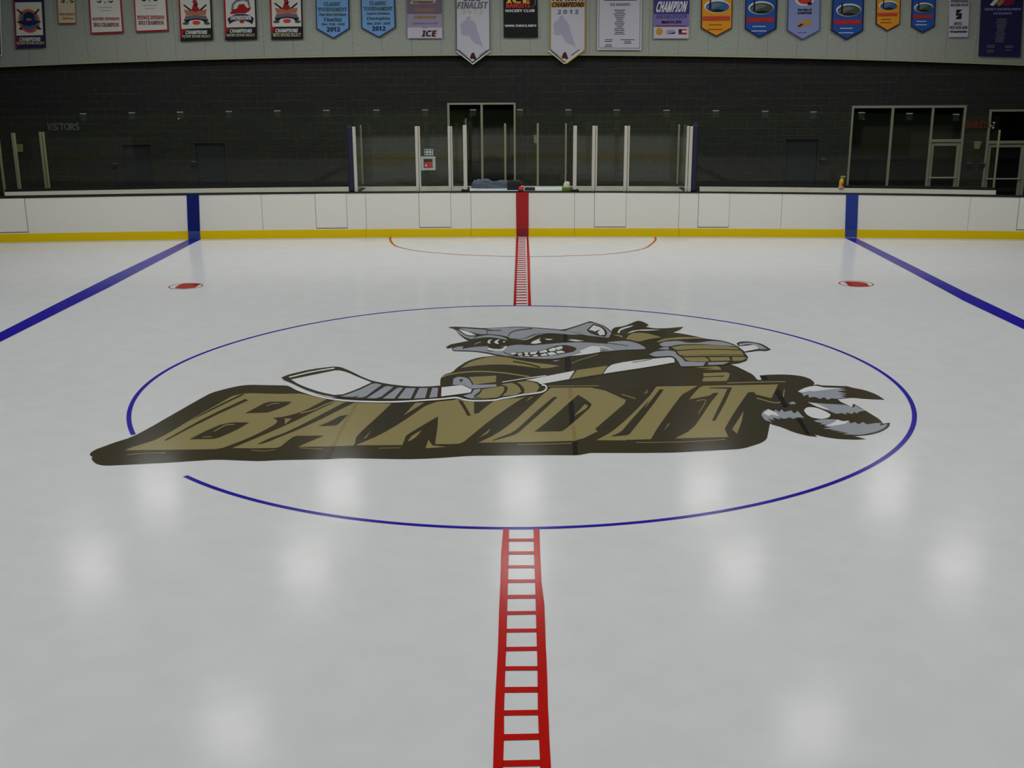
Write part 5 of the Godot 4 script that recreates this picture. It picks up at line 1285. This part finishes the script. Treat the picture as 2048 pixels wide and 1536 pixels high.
func crossed_sticks(o: Node3D, x: float, y: float, w: float, h: float, m: Material) -> void:
	for s in [-1.0, 1.0]:
		var p := outline([x - s * w, y - h, x - s * w * 0.72, y - h * 1.06, x + s * w, y + h * 0.9, x + s * w * 0.9, y + h])
		ink(o, "stick", p, m, 1.5)


func banners() -> void:
	var b: Node3D
	b = banner("white edged navy banner cut off at the far left of the row", M.b_white, M.b_navy, [-15.112, 4.295, -14.854, 6.200, -13.965, 6.195, -14.145, 4.303], [-15.081, 4.321, -14.827, 6.200, -13.992, 6.195, -14.176, 4.330])
	# 1: round crest
	b = banner("banner with round blue and orange crest between red and navy edges", M.b_navy, M.b_white, [-13.745, 4.484, -13.628, 6.193, -12.807, 6.188, -12.921, 4.513], [-13.682, 4.829, -13.644, 5.684, -12.906, 5.693, -12.958, 4.844])
	ink(b, "red_edge", outline([-13.744, 4.497, -13.628, 6.193, -13.585, 6.193, -13.683, 4.822, -13.623, 4.809, -13.688, 4.504]), M.b_maroon, 0.5)
	ink(b, "crest_ring", oval(-13.296, 5.208, 0.2981, 0.3114), M.b_orange, 1.0)
	ink(b, "crest_disc", oval(-13.296, 5.208, 0.2385, 0.2517), M.b_teal, 2.0)
	ink(b, "crest_ring_low", outline([-13.560, 5.106, -13.480, 4.977, -13.340, 4.898, -13.197, 4.949, -13.057, 5.104, -13.134, 5.027, -13.305, 4.963, -13.435, 5.015]), M.b_textred, 2.2)
	crossed_sticks(b, -13.290, 5.259, 0.3180, 0.2650, M.b_black)
	ink(b, "crest_shape", outline([-13.645, 5.184, -13.449, 5.235, -13.420, 5.363, -13.344, 5.427, -13.220, 5.439, -13.148, 5.362, -13.150, 5.233, -12.951, 5.193, -13.093, 5.142, -13.179, 5.104, -13.291, 5.079, -13.425, 5.093]), M.b_navy, 3.0)
	ink(b, "crest_shape", oval(-13.298, 5.247, 0.0795, 0.0398), M.b_grey, 4.0)
	say(b, "CHAMPIONS", -13.325, 4.736, 0.5697, 0.0994, M.b_white, "Droid Sans", true, true)
	say(b, "SQUIRT HOUSE SELECT", -13.325, 4.626, 0.7552, 0.0822, M.b_cream, "Droid Serif")
	# 2
	b = banner("small cream banner with faded red edge and orange lettering", M.b_fade, M.b_cream, [-12.511, 5.120, -12.457, 6.187, -11.966, 6.184, -12.027, 5.130], [-12.487, 5.152, -12.434, 6.186, -11.979, 6.184, -12.045, 5.156])
	ink(b, "red_hem", outline([-12.504, 5.120, -12.501, 5.146, -12.038, 5.156, -12.037, 5.130]), M.b_red, 1.0)
	say(b, "MITE DIVISION", -12.244, 5.376, 0.4108, 0.0596, M.b_fade, "Droid Serif")
	say(b, "2nd Place", -12.235, 5.273, 0.3180, 0.0596, M.b_fade, "Droid Serif")
	paws(b, -12.203, 5.689, 0.8)
	# 3 and 4
	b = banner("cream red edged banner reading SQUIRT DIVISION, left of its twin", M.b_red, M.b_white, [-11.655, 4.857, -11.616, 6.182, -10.742, 6.177, -10.760, 4.885], [-11.623, 4.902, -11.569, 6.182, -10.775, 6.177, -10.797, 4.930])
	say(b, "SQUIRT DIVISION", -11.200, 5.242, 0.7288, 0.0927, M.b_red, "Droid Serif")
	say(b, "2012 CHAMPION", -11.208, 5.100, 0.6890, 0.0927, M.b_maroon, "Droid Serif")
	paws(b, -11.189, 5.684, 1.0)
	small_print(b, -11.204, 5.543, [30, 22], 0.08, M.b_lilac)
	b = banner("cream red edged banner reading PEEWEE DIVISION, right of its twin", M.b_red, M.b_white, [-10.426, 4.896, -10.399, 6.175, -9.518, 6.170, -9.539, 4.930], [-10.401, 4.941, -10.352, 6.175, -9.545, 6.171, -9.569, 4.969])
	say(b, "PEEWEE DIVISION", -9.983, 5.281, 0.7288, 0.0927, M.b_red, "Droid Serif")
	say(b, "2012 CHAMPION", -9.988, 5.146, 0.6890, 0.0927, M.b_maroon, "Droid Serif")
	paws(b, -9.977, 5.716, 1.0)
	small_print(b, -9.995, 5.588, [30, 20], 0.08, M.b_lilac)
	# 5, 6, 7: red and black edged
	b = banner("red and black edged banner with ribbon crest, right of the PEEWEE banner", M.b_black, M.b_white, [-9.235, 4.663, -9.182, 6.169, -8.302, 6.164, -8.348, 4.691], [-9.179, 4.980, -9.142, 6.168, -8.336, 6.164, -8.378, 5.002])
	ink(b, "red_edge", outline([-9.231, 4.708, -9.182, 6.169, -9.141, 6.168, -9.179, 4.974, -9.046, 4.975, -9.190, 4.799]), M.b_red, 0.5)
	crest(b, -8.762, 5.300)
	say(b, "CHAMPIONS", -8.781, 4.894, 0.5830, 0.0927, M.b_snow, "Droid Sans", true, true)
	say(b, "SQUIRT HOUSE SELECT", -8.790, 4.780, 0.7685, 0.0835, M.b_cream, "Droid Serif")
	b = banner("red and black edged banner with a navy SHOWDOWN arch", M.b_black, M.b_white, [-8.015, 4.676, -7.966, 6.162, -7.094, 6.157, -7.143, 4.698], [-7.957, 5.012, -7.926, 6.162, -7.134, 6.157, -7.169, 5.021])
	ink(b, "red_edge", outline([-8.011, 4.728, -7.966, 6.162, -7.923, 6.162, -7.957, 5.006, -7.848, 5.008, -7.982, 4.845]), M.b_red, 0.5)
	ink(b, "arch", outline([-7.913, 5.231, -7.813, 5.308, -7.675, 5.352, -7.538, 5.364, -7.404, 5.350, -7.285, 5.318, -7.195, 5.247, -7.245, 5.092, -7.337, 5.144, -7.443, 5.184, -7.550, 5.197, -7.673, 5.185, -7.784, 5.147, -7.869, 5.096]), M.b_navy, 2.0)
	say(b, "SHOWDOWN", -7.552, 5.261, 0.5565, 0.1060, M.b_snow, "Droid Sans", true)
	ink(b, "crest_shape", outline([-7.836, 5.359, -7.775, 5.461, -7.637, 5.499, -7.576, 5.601, -7.440, 5.613, -7.366, 5.510, -7.243, 5.535, -7.304, 5.433, -7.430, 5.370, -7.565, 5.377, -7.701, 5.358]), M.b_red, 1.5)
	ink(b, "crest_arc", outline([-7.802, 5.461, -7.764, 5.615, -7.649, 5.716, -7.457, 5.753, -7.298, 5.714, -7.270, 5.535, -7.323, 5.548, -7.342, 5.663, -7.461, 5.702, -7.625, 5.665, -7.712, 5.589, -7.734, 5.461]), M.b_grey, 1.2)
	ink(b, "crest_shape", oval(-7.525, 5.165, 0.0663, 0.0464), M.b_red, 3.0)
	say(b, "CHAMPIONS", -7.569, 4.923, 0.5962, 0.0927, M.b_snow, "Droid Sans", true, true)
	say(b, "SQUIRT HOUSE SELECT", -7.584, 4.804, 0.7685, 0.0835, M.b_cream, "Droid Serif")
	b = banner("red and black edged banner with ribbon crest, beside the sky blue pennants", M.b_black, M.b_white, [-6.756, 4.689, -6.725, 6.155, -5.852, 6.150, -5.891, 4.704], [-6.714, 5.025, -6.678, 6.155, -5.892, 6.150, -5.921, 5.028])
	ink(b, "red_edge", outline([-6.750, 4.773, -6.725, 6.155, -6.678, 6.155, -6.715, 5.019, -6.613, 5.021, -6.719, 4.838]), M.b_red, 0.5)
	crest(b, -6.303, 5.332)
	say(b, "CHAMPIONS", -6.327, 4.926, 0.6095, 0.0927, M.b_snow, "Droid Sans", true, true)
	say(b, "MITE HOUSE SELECT", -6.327, 4.815, 0.7552, 0.0835, M.b_cream, "Droid Serif")
	# 8 and 9: sky blue pennants
	for s in [["sky blue pointed banner of the classic tournament reading Finalist", [-5.524, 4.961, -5.497, 6.148, -4.591, 6.143, -4.616, 4.969, -5.062, 4.706], [-5.496, 4.980, -5.470, 6.148, -4.618, 6.143, -4.649, 4.982, -5.067, 4.739], [-5.059], "Pee Wee Division", "Finalist", 0.0, 54.0], ["sky blue pointed banner of the classic tournament reading Champion", [-4.304, 4.974, -4.283, 6.142, -3.372, 6.137, -3.369, 4.988, -3.825, 4.726], [-4.272, 4.993, -4.250, 6.141, -3.398, 6.137, -3.402, 5.002, -3.831, 4.758], [-3.829], "Squirt Division", "Champion", -0.013, 47.0]]:
		b = banner(s[0], M.b_skyedge, M.b_sky, s[1], s[2])
		var cx: float = s[3][0]
		var dy: float = s[6]
		say(b, "CLASSIC", cx, 5.600 - dy, 0.4505, 0.0927, M.b_green, "Droid Serif")
		say(b, "TOURNAMENT", cx, 5.462 - dy, 0.7817, 0.0901, M.b_green, "Droid Serif")
		say(b, s[4], cx, 5.331 - dy, s[7] * 0.01325, 0.0729, M.b_green)
		say(b, s[5], cx, 5.203 - dy, (0.477 if s[5] == "Finalist" else 0.623), 0.0994, M.b_green)
		say(b, "Dec. 21st - 23rd", cx, 5.087 - dy, 0.6095, 0.0663, M.b_green)
		say(b, "2012", cx, 4.952 - dy, 0.3578, 0.1126, M.b_skyedge)
	# 10
	b = banner("lilac tournament banner with gold lettering and a small dark logo", M.b_lilac, M.b_lilac, [-3.052, 4.709, -3.037, 6.135, -2.106, 6.130, -2.116, 4.704], [])
	ink(b, "dark_top", outline([-3.047, 5.334, -3.037, 6.135, -2.106, 6.130, -2.113, 5.329]), M.b_lilacdark, 0.2)
	ink(b, "pale_hem", outline([-3.052, 4.709, -3.048, 4.987, -2.117, 4.982, -2.116, 4.704]), M.b_lilaclight, 0.2)
	ink(b, "name_bar", outline([-2.965, 5.595, -2.922, 5.678, -2.263, 5.687, -2.305, 5.604]), M.b_cream, 1.0)
	say(b, "TOURNAMENT", -2.614, 5.638, 0.5830, 0.0530, M.b_brown, "Droid Sans", true, true)
	say(b, "Champion", -2.565, 5.433, 0.5830, 0.1259, M.b_gold, "Droid Serif", false, true)
	say(b, "SQUIRT DIVISION", -2.570, 5.241, 0.6095, 0.0861, M.b_gold, "Droid Serif")
	say(b, "September 14-16, 2012", -2.568, 5.087, 0.6757, 0.0596, M.b_grey, "Droid Serif", false, true)
	say(b, "ICE", -2.466, 4.829, 0.3710, 0.1524, M.b_brown, "Droid Sans", true, true)
	small_print(b, -2.577, 4.984, [12], 0.07, M.b_grey)
	# 11 and 13: the two long white pennants
	for s in [["long white pointed banner reading FINALIST with a faint player figure", [-1.742, 4.391, -1.724, 6.128, -0.814, 6.123, -0.818, 4.386, -1.298, 4.049], [-1.721, 4.423, -1.701, 6.127, -0.834, 6.123, -0.838, 4.419, -1.298, 4.095], M.b_green, 0.0], ["long white pointed banner with gold CHAMPIONS band and faint player figure", [0.806, 4.365, 0.812, 6.114, 1.748, 6.108, 1.763, 4.373, 1.271, 4.023], [0.833, 4.391, 0.839, 6.113, 1.721, 6.109, 1.736, 4.399, 1.277, 4.069], M.b_gold, 2.4976]]:
		b = banner(s[0], s[3], M.b_lavwhite, s[1], s[2])
		var dx: float = s[4]
		var fig := outline([-1.409, 5.274, -1.342, 5.261, -1.329, 5.171, -1.249, 5.132, -1.183, 5.016, -1.171, 4.913, -1.118, 4.783, -1.053, 4.602, -1.001, 4.433, -1.095, 4.511, -1.216, 4.551, -1.310, 4.629, -1.376, 4.759, -1.444, 4.772, -1.539, 4.760, -1.606, 4.812, -1.590, 4.915, -1.629, 5.018, -1.560, 5.121, -1.465, 5.171, -1.450, 5.248])
		for k in fig.size(): fig[k].x += dx * 1.005
		ink(b, "player_figure", fig, M.b_ghost, 0.5)
		var low := outline([-1.742, 4.397, -1.298, 4.049, -0.818, 4.393, -0.818, 4.354, -1.292, 4.016, -1.743, 4.358])
		for k in low.size(): low[k] = Vector2(low[k].x + dx, low[k].y - 0.004)
		ink(b, "white_hem", low, M.b_snow, 1.0)
		var bird := outline([-1.329, 4.304, -1.287, 4.336, -1.247, 4.304, -1.221, 4.225, -1.194, 4.160, -1.263, 4.121, -1.345, 4.147, -1.371, 4.213])
		for k in bird.size(): bird[k].x += dx
		ink(b, "small_emblem", bird, M.b_brown, 2.0)
		var dot := oval(-1.304, 4.134, 0.0530, 0.0265)
		for k in dot.size(): dot[k].x += dx
		ink(b, "small_emblem", dot, M.b_snow, 3.0)
		for r in [[-1.667, 4.410, -1.452, 4.239, -1.480, 4.213, -1.695, 4.384], [-0.906, 4.406, -1.125, 4.251, -1.098, 4.225, -0.879, 4.380]]:
			var row := outline(r)
			for k in row.size(): row[k].x += dx
			ink(b, "small_print", row, M.b_grey, 1.5)
		if dx == 0.0:
			say(b, "FINALIST", -1.284, 5.548, 0.7950, 0.1656, M.b_grey, "Droid Sans", true, true)
			say(b, "2 0 1 2", -1.286, 5.388, 0.5433, 0.1060, M.b_cream)
			say(b, "U10 A", -1.295, 5.688, 0.4372, 0.0663, M.b_black)
		else:
			ink(b, "gold_band", outline([0.828, 5.492, 0.841, 5.626, 1.734, 5.627, 1.729, 5.487]), M.b_gold, 1.0)
			say(b, "CHAMPIONS", 1.285, 5.547, 0.8480, 0.1192, M.b_brown, "Droid Sans", true, true)
			say(b, "2 0 1 2", 1.286, 5.368, 0.5565, 0.1060, M.b_grey)
			say(b, "PEE WEE A", 1.284, 5.681, 0.8215, 0.0729, M.b_black)
	# 12
	b = banner("black HOCKEY CLUB banner between the two long white pointed banners", M.b_black, M.b_black, [-0.448, 4.715, -0.452, 6.121, 0.458, 6.116, 0.480, 4.710], [])
	say(b, "ICE", -0.059, 5.669, 0.6095, 0.1325, M.yellow)
	say(b, "BANDITS", -0.059, 5.535, 0.6360, 0.1126, M.b_textred, "Droid Sans", true)
	say(b, "HOCKEY CLUB", -0.006, 5.401, 0.7817, 0.0663, M.b_snow, "Droid Sans", true)
	say(b, "WWW.THEICE.INFO", 0.006, 5.016, 0.8480, 0.0530, M.b_snow, "Droid Sans", true)
	ink(b, "swoosh", outline([0.384, 5.698, 0.425, 5.647, 0.411, 5.558, 0.344, 5.495, 0.277, 5.489, 0.344, 5.514, 0.391, 5.571, 0.398, 5.634]), M.b_grey, 1.0)
	# 14
	b = banner("white navy lined banner with a long list of small names", M.b_snow, M.b_grey, [2.089, 4.384, 2.076, 6.107, 3.245, 6.100, 3.283, 4.372], [2.115, 4.417, 2.102, 6.107, 3.222, 6.100, 3.255, 4.404])
	ink(b, "white_field", outline([2.136, 4.436, 2.122, 6.106, 3.202, 6.101, 3.234, 4.424]), M.b_lavwhite, 1.0)
	say(b, "ICE BANDITS", 2.682, 5.546, 0.5300, 0.0596, M.b_grey, "Droid Serif")
	small_print(b, 2.678, 5.399, [22, 18, 24, 20, 17, 14, 15, 21, 18, 12, 19, 21, 17, 22], 0.0470, M.b_grey)
	small_print(b, 2.389, 4.642, [16, 15, 0, 12, 16], 0.0437, M.b_grey)
	small_print(b, 2.904, 4.640, [28, 13, 16], 0.0437, M.b_grey)
	small_print(b, 2.693, 5.654, [66], 0.1, M.b_grey)
	# 15
	b = banner("purple to white banner reading CHAMPION, BANTAM DIVISION, with a small flag", M.b_mauve, M.b_mauve, [3.607, 4.668, 3.579, 6.098, 4.533, 6.093, 4.553, 4.663], [])
	ink(b, "dark_top", outline([3.599, 5.298, 3.579, 6.098, 4.533, 6.093, 4.550, 5.293]), M.b_purple, 0.2)
	ink(b, "pale_hem", outline([3.607, 4.668, 3.603, 4.965, 4.549, 4.960, 4.553, 4.663]), M.b_lilaclight, 0.2)
	say(b, "CHAMPION", 4.067, 5.481, 0.7950, 0.2650, M.b_snow, "Droid Sans", true, true)
	say(b, "BANTAM DIVISION", 4.068, 5.232, 0.8083, 0.0994, M.b_purple, "Droid Sans", false, true)
	say(b, "March 2-4, 2012", 4.079, 5.091, 0.5300, 0.0861, M.b_black, "Droid Sans", true)
	ink(b, "red_rule", outline([3.652, 4.978, 3.651, 5.003, 4.487, 4.999, 4.488, 4.973]), M.b_maroon, 1.0)
	ink(b, "medal", oval(3.757, 4.848, 0.0954, 0.0980), M.b_gold, 1.0)
	ink(b, "logo_mark", outline([3.941, 4.789, 3.965, 4.886, 4.153, 4.898, 4.210, 4.820, 4.130, 4.782]), M.b_lilac, 1.0)
	ink(b, "logo_mark", outline([3.955, 4.783, 4.210, 4.833, 4.157, 4.782]), M.b_navy, 2.0)
	ink(b, "flag_stripe", outline([4.276, 4.865, 4.274, 4.906, 4.497, 4.905, 4.499, 4.864]), M.b_textred, 1.0)
	ink(b, "flag_stripe", outline([4.278, 4.817, 4.276, 4.865, 4.499, 4.864, 4.500, 4.816]), M.b_snow, 1.0)
	ink(b, "flag_stripe", outline([4.279, 4.768, 4.278, 4.817, 4.500, 4.816, 4.502, 4.767]), M.b_red, 1.0)
	ink(b, "flag_canton", outline([4.278, 4.807, 4.274, 4.906, 4.362, 4.906, 4.366, 4.806]), M.b_navy, 2.0)
	# 16 to 21: pennants with an oval picture
	pennant("large amber pointed banner with dark edge and oval lake picture", M.b_brown, M.b_amber, [4.881, 4.926, 4.847, 6.091, 5.688, 6.087, 5.717, 4.922, 5.302, 4.705], [4.907, 4.945, 4.874, 6.091, 5.661, 6.087, 5.692, 4.941, 5.300, 4.737], [5.287, 5.487], 1.0, M.b_textorange, M.b_teal, M.b_brown)
	pennant("large blue pointed banner with red band, left of the pale blue banner", M.b_navy, M.b_blue, [6.061, 4.907, 6.022, 6.085, 6.889, 6.080, 6.917, 4.896, 6.471, 4.673], [6.091, 4.926, 6.055, 6.085, 6.842, 6.081, 6.869, 4.922, 6.469, 4.712], [6.470, 5.443], 1.0, M.b_red, M.b_green, M.b_snow)
	b = banner("pale blue pointed banner reading Pee Wee B Champions", M.b_paleedge, M.b_pale, [7.203, 4.850, 7.169, 6.079, 8.028, 6.074, 8.086, 4.845, 7.636, 4.609], [7.229, 4.869, 7.189, 6.079, 8.008, 6.074, 8.062, 4.865, 7.634, 4.641])
	ink(b, "picture_oval", oval(7.624, 5.634, 0.2517, 0.1457), M.b_snow, 1.0)
	ink(b, "picture", oval(7.636, 5.646, 0.1987, 0.1192), M.b_textred, 2.0)
	ink(b, "picture", oval(7.764, 5.544, 0.0663, 0.0398), M.b_black, 3.0)
	say(b, "Pee Wee B", 7.640, 5.385, 0.3578, 0.0596, M.b_black)
	say(b, "CHAMPIONS", 7.645, 5.303, 0.3842, 0.0530, M.b_black)
	ink(b, "badge", oval(7.677, 5.027, 0.2120, 0.1192), M.b_lilac, 1.0)
	ink(b, "badge_shape", outline([7.465, 4.970, 7.541, 5.047, 7.646, 5.085, 7.723, 5.136, 7.818, 5.123, 7.849, 5.058, 7.758, 5.020, 7.626, 4.970, 7.508, 4.932]), M.b_gold, 2.0)
	ink(b, "badge_shape", outline([7.466, 4.958, 7.569, 5.034, 7.637, 5.008, 7.547, 4.944]), M.b_brown, 3.0)
	small_print(b, 7.610, 4.802, [18], 0.1, M.b_paleedge)
	pennant("large blue pointed banner with red band, right of the pale blue banner", M.b_navy, M.b_blue, [8.396, 4.843, 8.362, 6.072, 9.201, 6.068, 9.258, 4.833, 8.818, 4.603], [8.428, 4.863, 8.395, 6.072, 9.161, 6.068, 9.216, 4.859, 8.815, 4.641], [8.820, 5.373], 0.98, M.b_red, M.b_green, M.b_snow)
	pennant("small amber pointed banner between two blue ones", M.b_brown, M.b_amber, [9.587, 5.004, 9.514, 6.066, 10.173, 6.062, 10.233, 5.001, 9.905, 4.829], [9.610, 5.023, 9.541, 6.066, 10.146, 6.062, 10.208, 5.020, 9.902, 4.855], [9.876, 5.482], 0.74, M.b_textorange, M.b_teal, M.b_brown)
	pennant("small blue pointed banner, rightmost of the pointed banners", M.b_navy, M.b_blue, [10.533, 4.948, 10.473, 6.061, 11.112, 6.057, 11.178, 4.945, 10.845, 4.773], [10.558, 4.967, 10.499, 6.060, 11.085, 6.057, 11.149, 4.964, 10.842, 4.805], [10.824, 5.426], 0.74, M.b_red, M.b_green, M.b_snow)
	# 22
	b = banner("narrow white banner with a black lightning mark near the right end", M.b_lilaclight, M.b_white, [11.576, 4.660, 11.458, 6.055, 12.003, 6.052, 12.094, 4.663], [])
	say(b, "INTERNATIONAL", 11.772, 5.580, 0.4770, 0.0530, M.b_green, "Droid Serif")
	say(b, "SILVER STICK", 11.775, 5.484, 0.4770, 0.0596, M.b_green, "Droid Serif")
	ink(b, "mark", outline([11.706, 5.370, 11.867, 5.363, 11.866, 5.248, 11.859, 5.120, 11.710, 5.128, 11.706, 5.243]), M.b_black, 1.0)
	ink(b, "mark_flash", outline([11.861, 5.357, 11.801, 5.293, 11.750, 5.268, 11.863, 5.286]), M.b_snow, 2.0)
	ink(b, "mark_flash", outline([11.709, 5.140, 11.732, 5.179, 11.795, 5.217, 11.707, 5.198]), M.b_snow, 2.0)
	say(b, "2011", 11.782, 5.012, 0.2120, 0.0663, M.b_green, "Droid Serif")
	say(b, "PEE WEE MM", 11.806, 4.909, 0.4770, 0.0663, M.b_green, "Droid Serif")
	say(b, "Championships", 11.817, 4.800, 0.4637, 0.0663, M.b_black, "Droid Serif", true, true)
	# 23
	b = banner("large deep navy banner with small names at the right end", M.b_deepnavy, M.b_deepnavy, [12.429, 4.163, 12.322, 6.050, 13.439, 6.044, 13.561, 4.131], [])
	ink(b, "tail_shape", outline([12.584, 5.480, 12.666, 5.581, 12.764, 5.657, 12.845, 5.656, 12.752, 5.530, 12.680, 5.454]), M.b_snow, 1.0)
	ink(b, "tail_shape", outline([12.755, 5.504, 12.895, 5.681, 13.026, 5.706, 12.939, 5.529, 12.842, 5.440]), M.b_fade, 1.2)
	ink(b, "tail_shape", outline([12.902, 5.504, 13.082, 5.680, 13.229, 5.679, 13.237, 5.489, 13.001, 5.452]), M.b_maroon, 1.0)
	say(b, "DISTRICT AND DEVELOPMENT", 12.950, 5.370, 0.9805, 0.0530, M.b_pale, "Droid Serif")
	say(b, "ICE BANDITS", 12.949, 5.262, 0.4902, 0.0530, M.b_pale, "Droid Serif")
	small_print(b, 12.951, 5.121, [20, 18, 24, 18, 19, 16, 13, 15, 19, 20, 13, 20, 16, 16], 0.0450, M.b_grey)
	small_print(b, 12.730, 4.440, [16, 15, 0, 13, 15], 0.0424, M.b_grey)
	small_print(b, 13.224, 4.425, [15, 15, 0, 11], 0.0345, M.b_grey)


func paws(o: Node3D, x: float, y: float, s: float) -> void:   # two rows of dark curved marks at the foot of a crest
	for k in [-1.0, 1.0]:
		for j in 2:
			var cx: float = x + k * s * PX * (11.5 - 2.0 * j)
			var cy: float = y + PX * (0.5 + 5.0 * j) * s
			ink(o, "claw_mark", outline([cx - 5 * PX * s, cy + 1.5 * PX, cx, cy + 0.2 * PX, cx + 5 * PX * s, cy + 2.6 * PX, cx + 4.5 * PX * s, cy - 0.6 * PX, cx, cy - 2.4 * PX, cx - 4.5 * PX * s, cy - 0.6 * PX]), M.b_black, 1.0)
	ink(o, "claw_mark", oval(x, y - 1.0 * PX, 2.0 * PX * s, 2.5 * PX * s, 10), M.b_lilac, 1.0)


func crest(o: Node3D, x: float, y: float) -> void:   # ribbons over crossed sticks with a red figure above
	crossed_sticks(o, x, y + 6 * PX, 24 * PX, 17 * PX, M.b_black)
	ink(o, "crest_shape", outline([x - 8 * PX, y + 12 * PX, x - 3 * PX, y + 24 * PX, x - 5 * PX, y + 30 * PX, x + 3 * PX, y + 32 * PX, x + 5 * PX, y + 26 * PX, x + 3 * PX, y + 22 * PX, x + 9 * PX, y + 12 * PX, x, y + 8 * PX]), M.b_red, 3.0)
	ink(o, "crest_shape", outline([x - 4 * PX, y + 22 * PX, x + 7 * PX, y + 25 * PX, x + 3 * PX, y + 19 * PX]), M.b_black, 4.0)
	ink(o, "ribbon", outline([x - 23 * PX, y + 13 * PX, x, y + 10 * PX, x + 23 * PX, y + 13.5 * PX, x + 20 * PX, y + 3 * PX, x, y + 2 * PX, x - 20 * PX, y + 3 * PX]), M.b_fade, 2.0)
	ink(o, "ribbon", outline([x - 20 * PX, y + 2 * PX, x + 20 * PX, y + 2 * PX, x + 25 * PX, y - 8 * PX, x + 10 * PX, y - 6 * PX, x, y - 4.5 * PX, x - 10 * PX, y - 6 * PX, x - 25 * PX, y - 8 * PX]), M.b_lilacdark, 2.5)
	ink(o, "ribbon_hem", outline([x - 25 * PX, y - 7 * PX, x, y - 3.5 * PX, x + 25 * PX, y - 7 * PX, x + 24 * PX, y - 9 * PX, x, y - 6 * PX, x - 24 * PX, y - 9 * PX]), M.b_black, 3.0)
	for k in [-1.0, 1.0]:
		ink(o, "stick_blade", oval(x + k * 21.5 * PX, y - 13.5 * PX, 6.5 * PX, 2.6 * PX, 12), M.b_green, 2.0)
	ink(o, "puck", oval(x, y - 12 * PX, 8 * PX, 4 * PX, 16), M.b_textred, 3.0)


func pennant(label: String, edge: Material, field: Material, outer: Array, inner: Array, at: Array, s: float, word: Material, water: Material, print_m: Material) -> void:
	var b := banner(label, edge, field, outer, inner)
	var x: float = at[0]
	var y: float = at[1]
	ink(b, "picture_oval", oval(x, y, 25.5 * PX * s, 12.5 * PX * s), M.b_snow, 1.0)
	ink(b, "picture", oval(x + 1 * PX, y - 1.2 * PX, 23.5 * PX * s, 10.5 * PX * s), water, 2.0)
	ink(b, "picture_tower", outline([x - 16 * PX * s, y - 6 * PX * s, x - 15 * PX * s, y + 14 * PX * s, x - 12.5 * PX * s, y + 14 * PX * s, x - 11 * PX * s, y - 6 * PX * s]), M.b_black, 3.0)
	ink(b, "picture_hill", outline([x - 22 * PX * s, y - 3 * PX * s, x - 12 * PX * s, y + 5 * PX * s, x + 2 * PX * s, y + 7 * PX * s, x + 12 * PX * s, y + 3 * PX * s, x - 2 * PX * s, y - 1 * PX * s, x - 12 * PX * s, y - 6 * PX * s]), M.b_grey, 2.6)
	ink(b, "picture_shore", outline([x - 14 * PX * s, y - 8 * PX * s, x + 2 * PX * s, y - 5 * PX * s, x + 17 * PX * s, y - 8 * PX * s, x + 8 * PX * s, y - 11 * PX * s, x - 6 * PX * s, y - 11 * PX * s]), M.b_black, 3.0)
	ink(b, "word_band", outline([x - 28.5 * PX * s, y - 28 * PX * s, x - 28 * PX * s, y - 18.5 * PX * s, x + 27.5 * PX * s, y - 18.5 * PX * s, x + 27 * PX * s, y - 28 * PX * s]), word, 1.0)
	say(b, "CHAMPIONS", x - 0.5 * PX * s, y - 23.2 * PX * s, 52 * PX * s, 7.5 * PX * s, M.b_textred if word == M.b_red else M.b_textred)
	small_print(b, x - 2 * PX, y - 35.5 * PX * s, [26.0 * s, 0, 30.0 * s], 4.4 * PX * s, print_m)
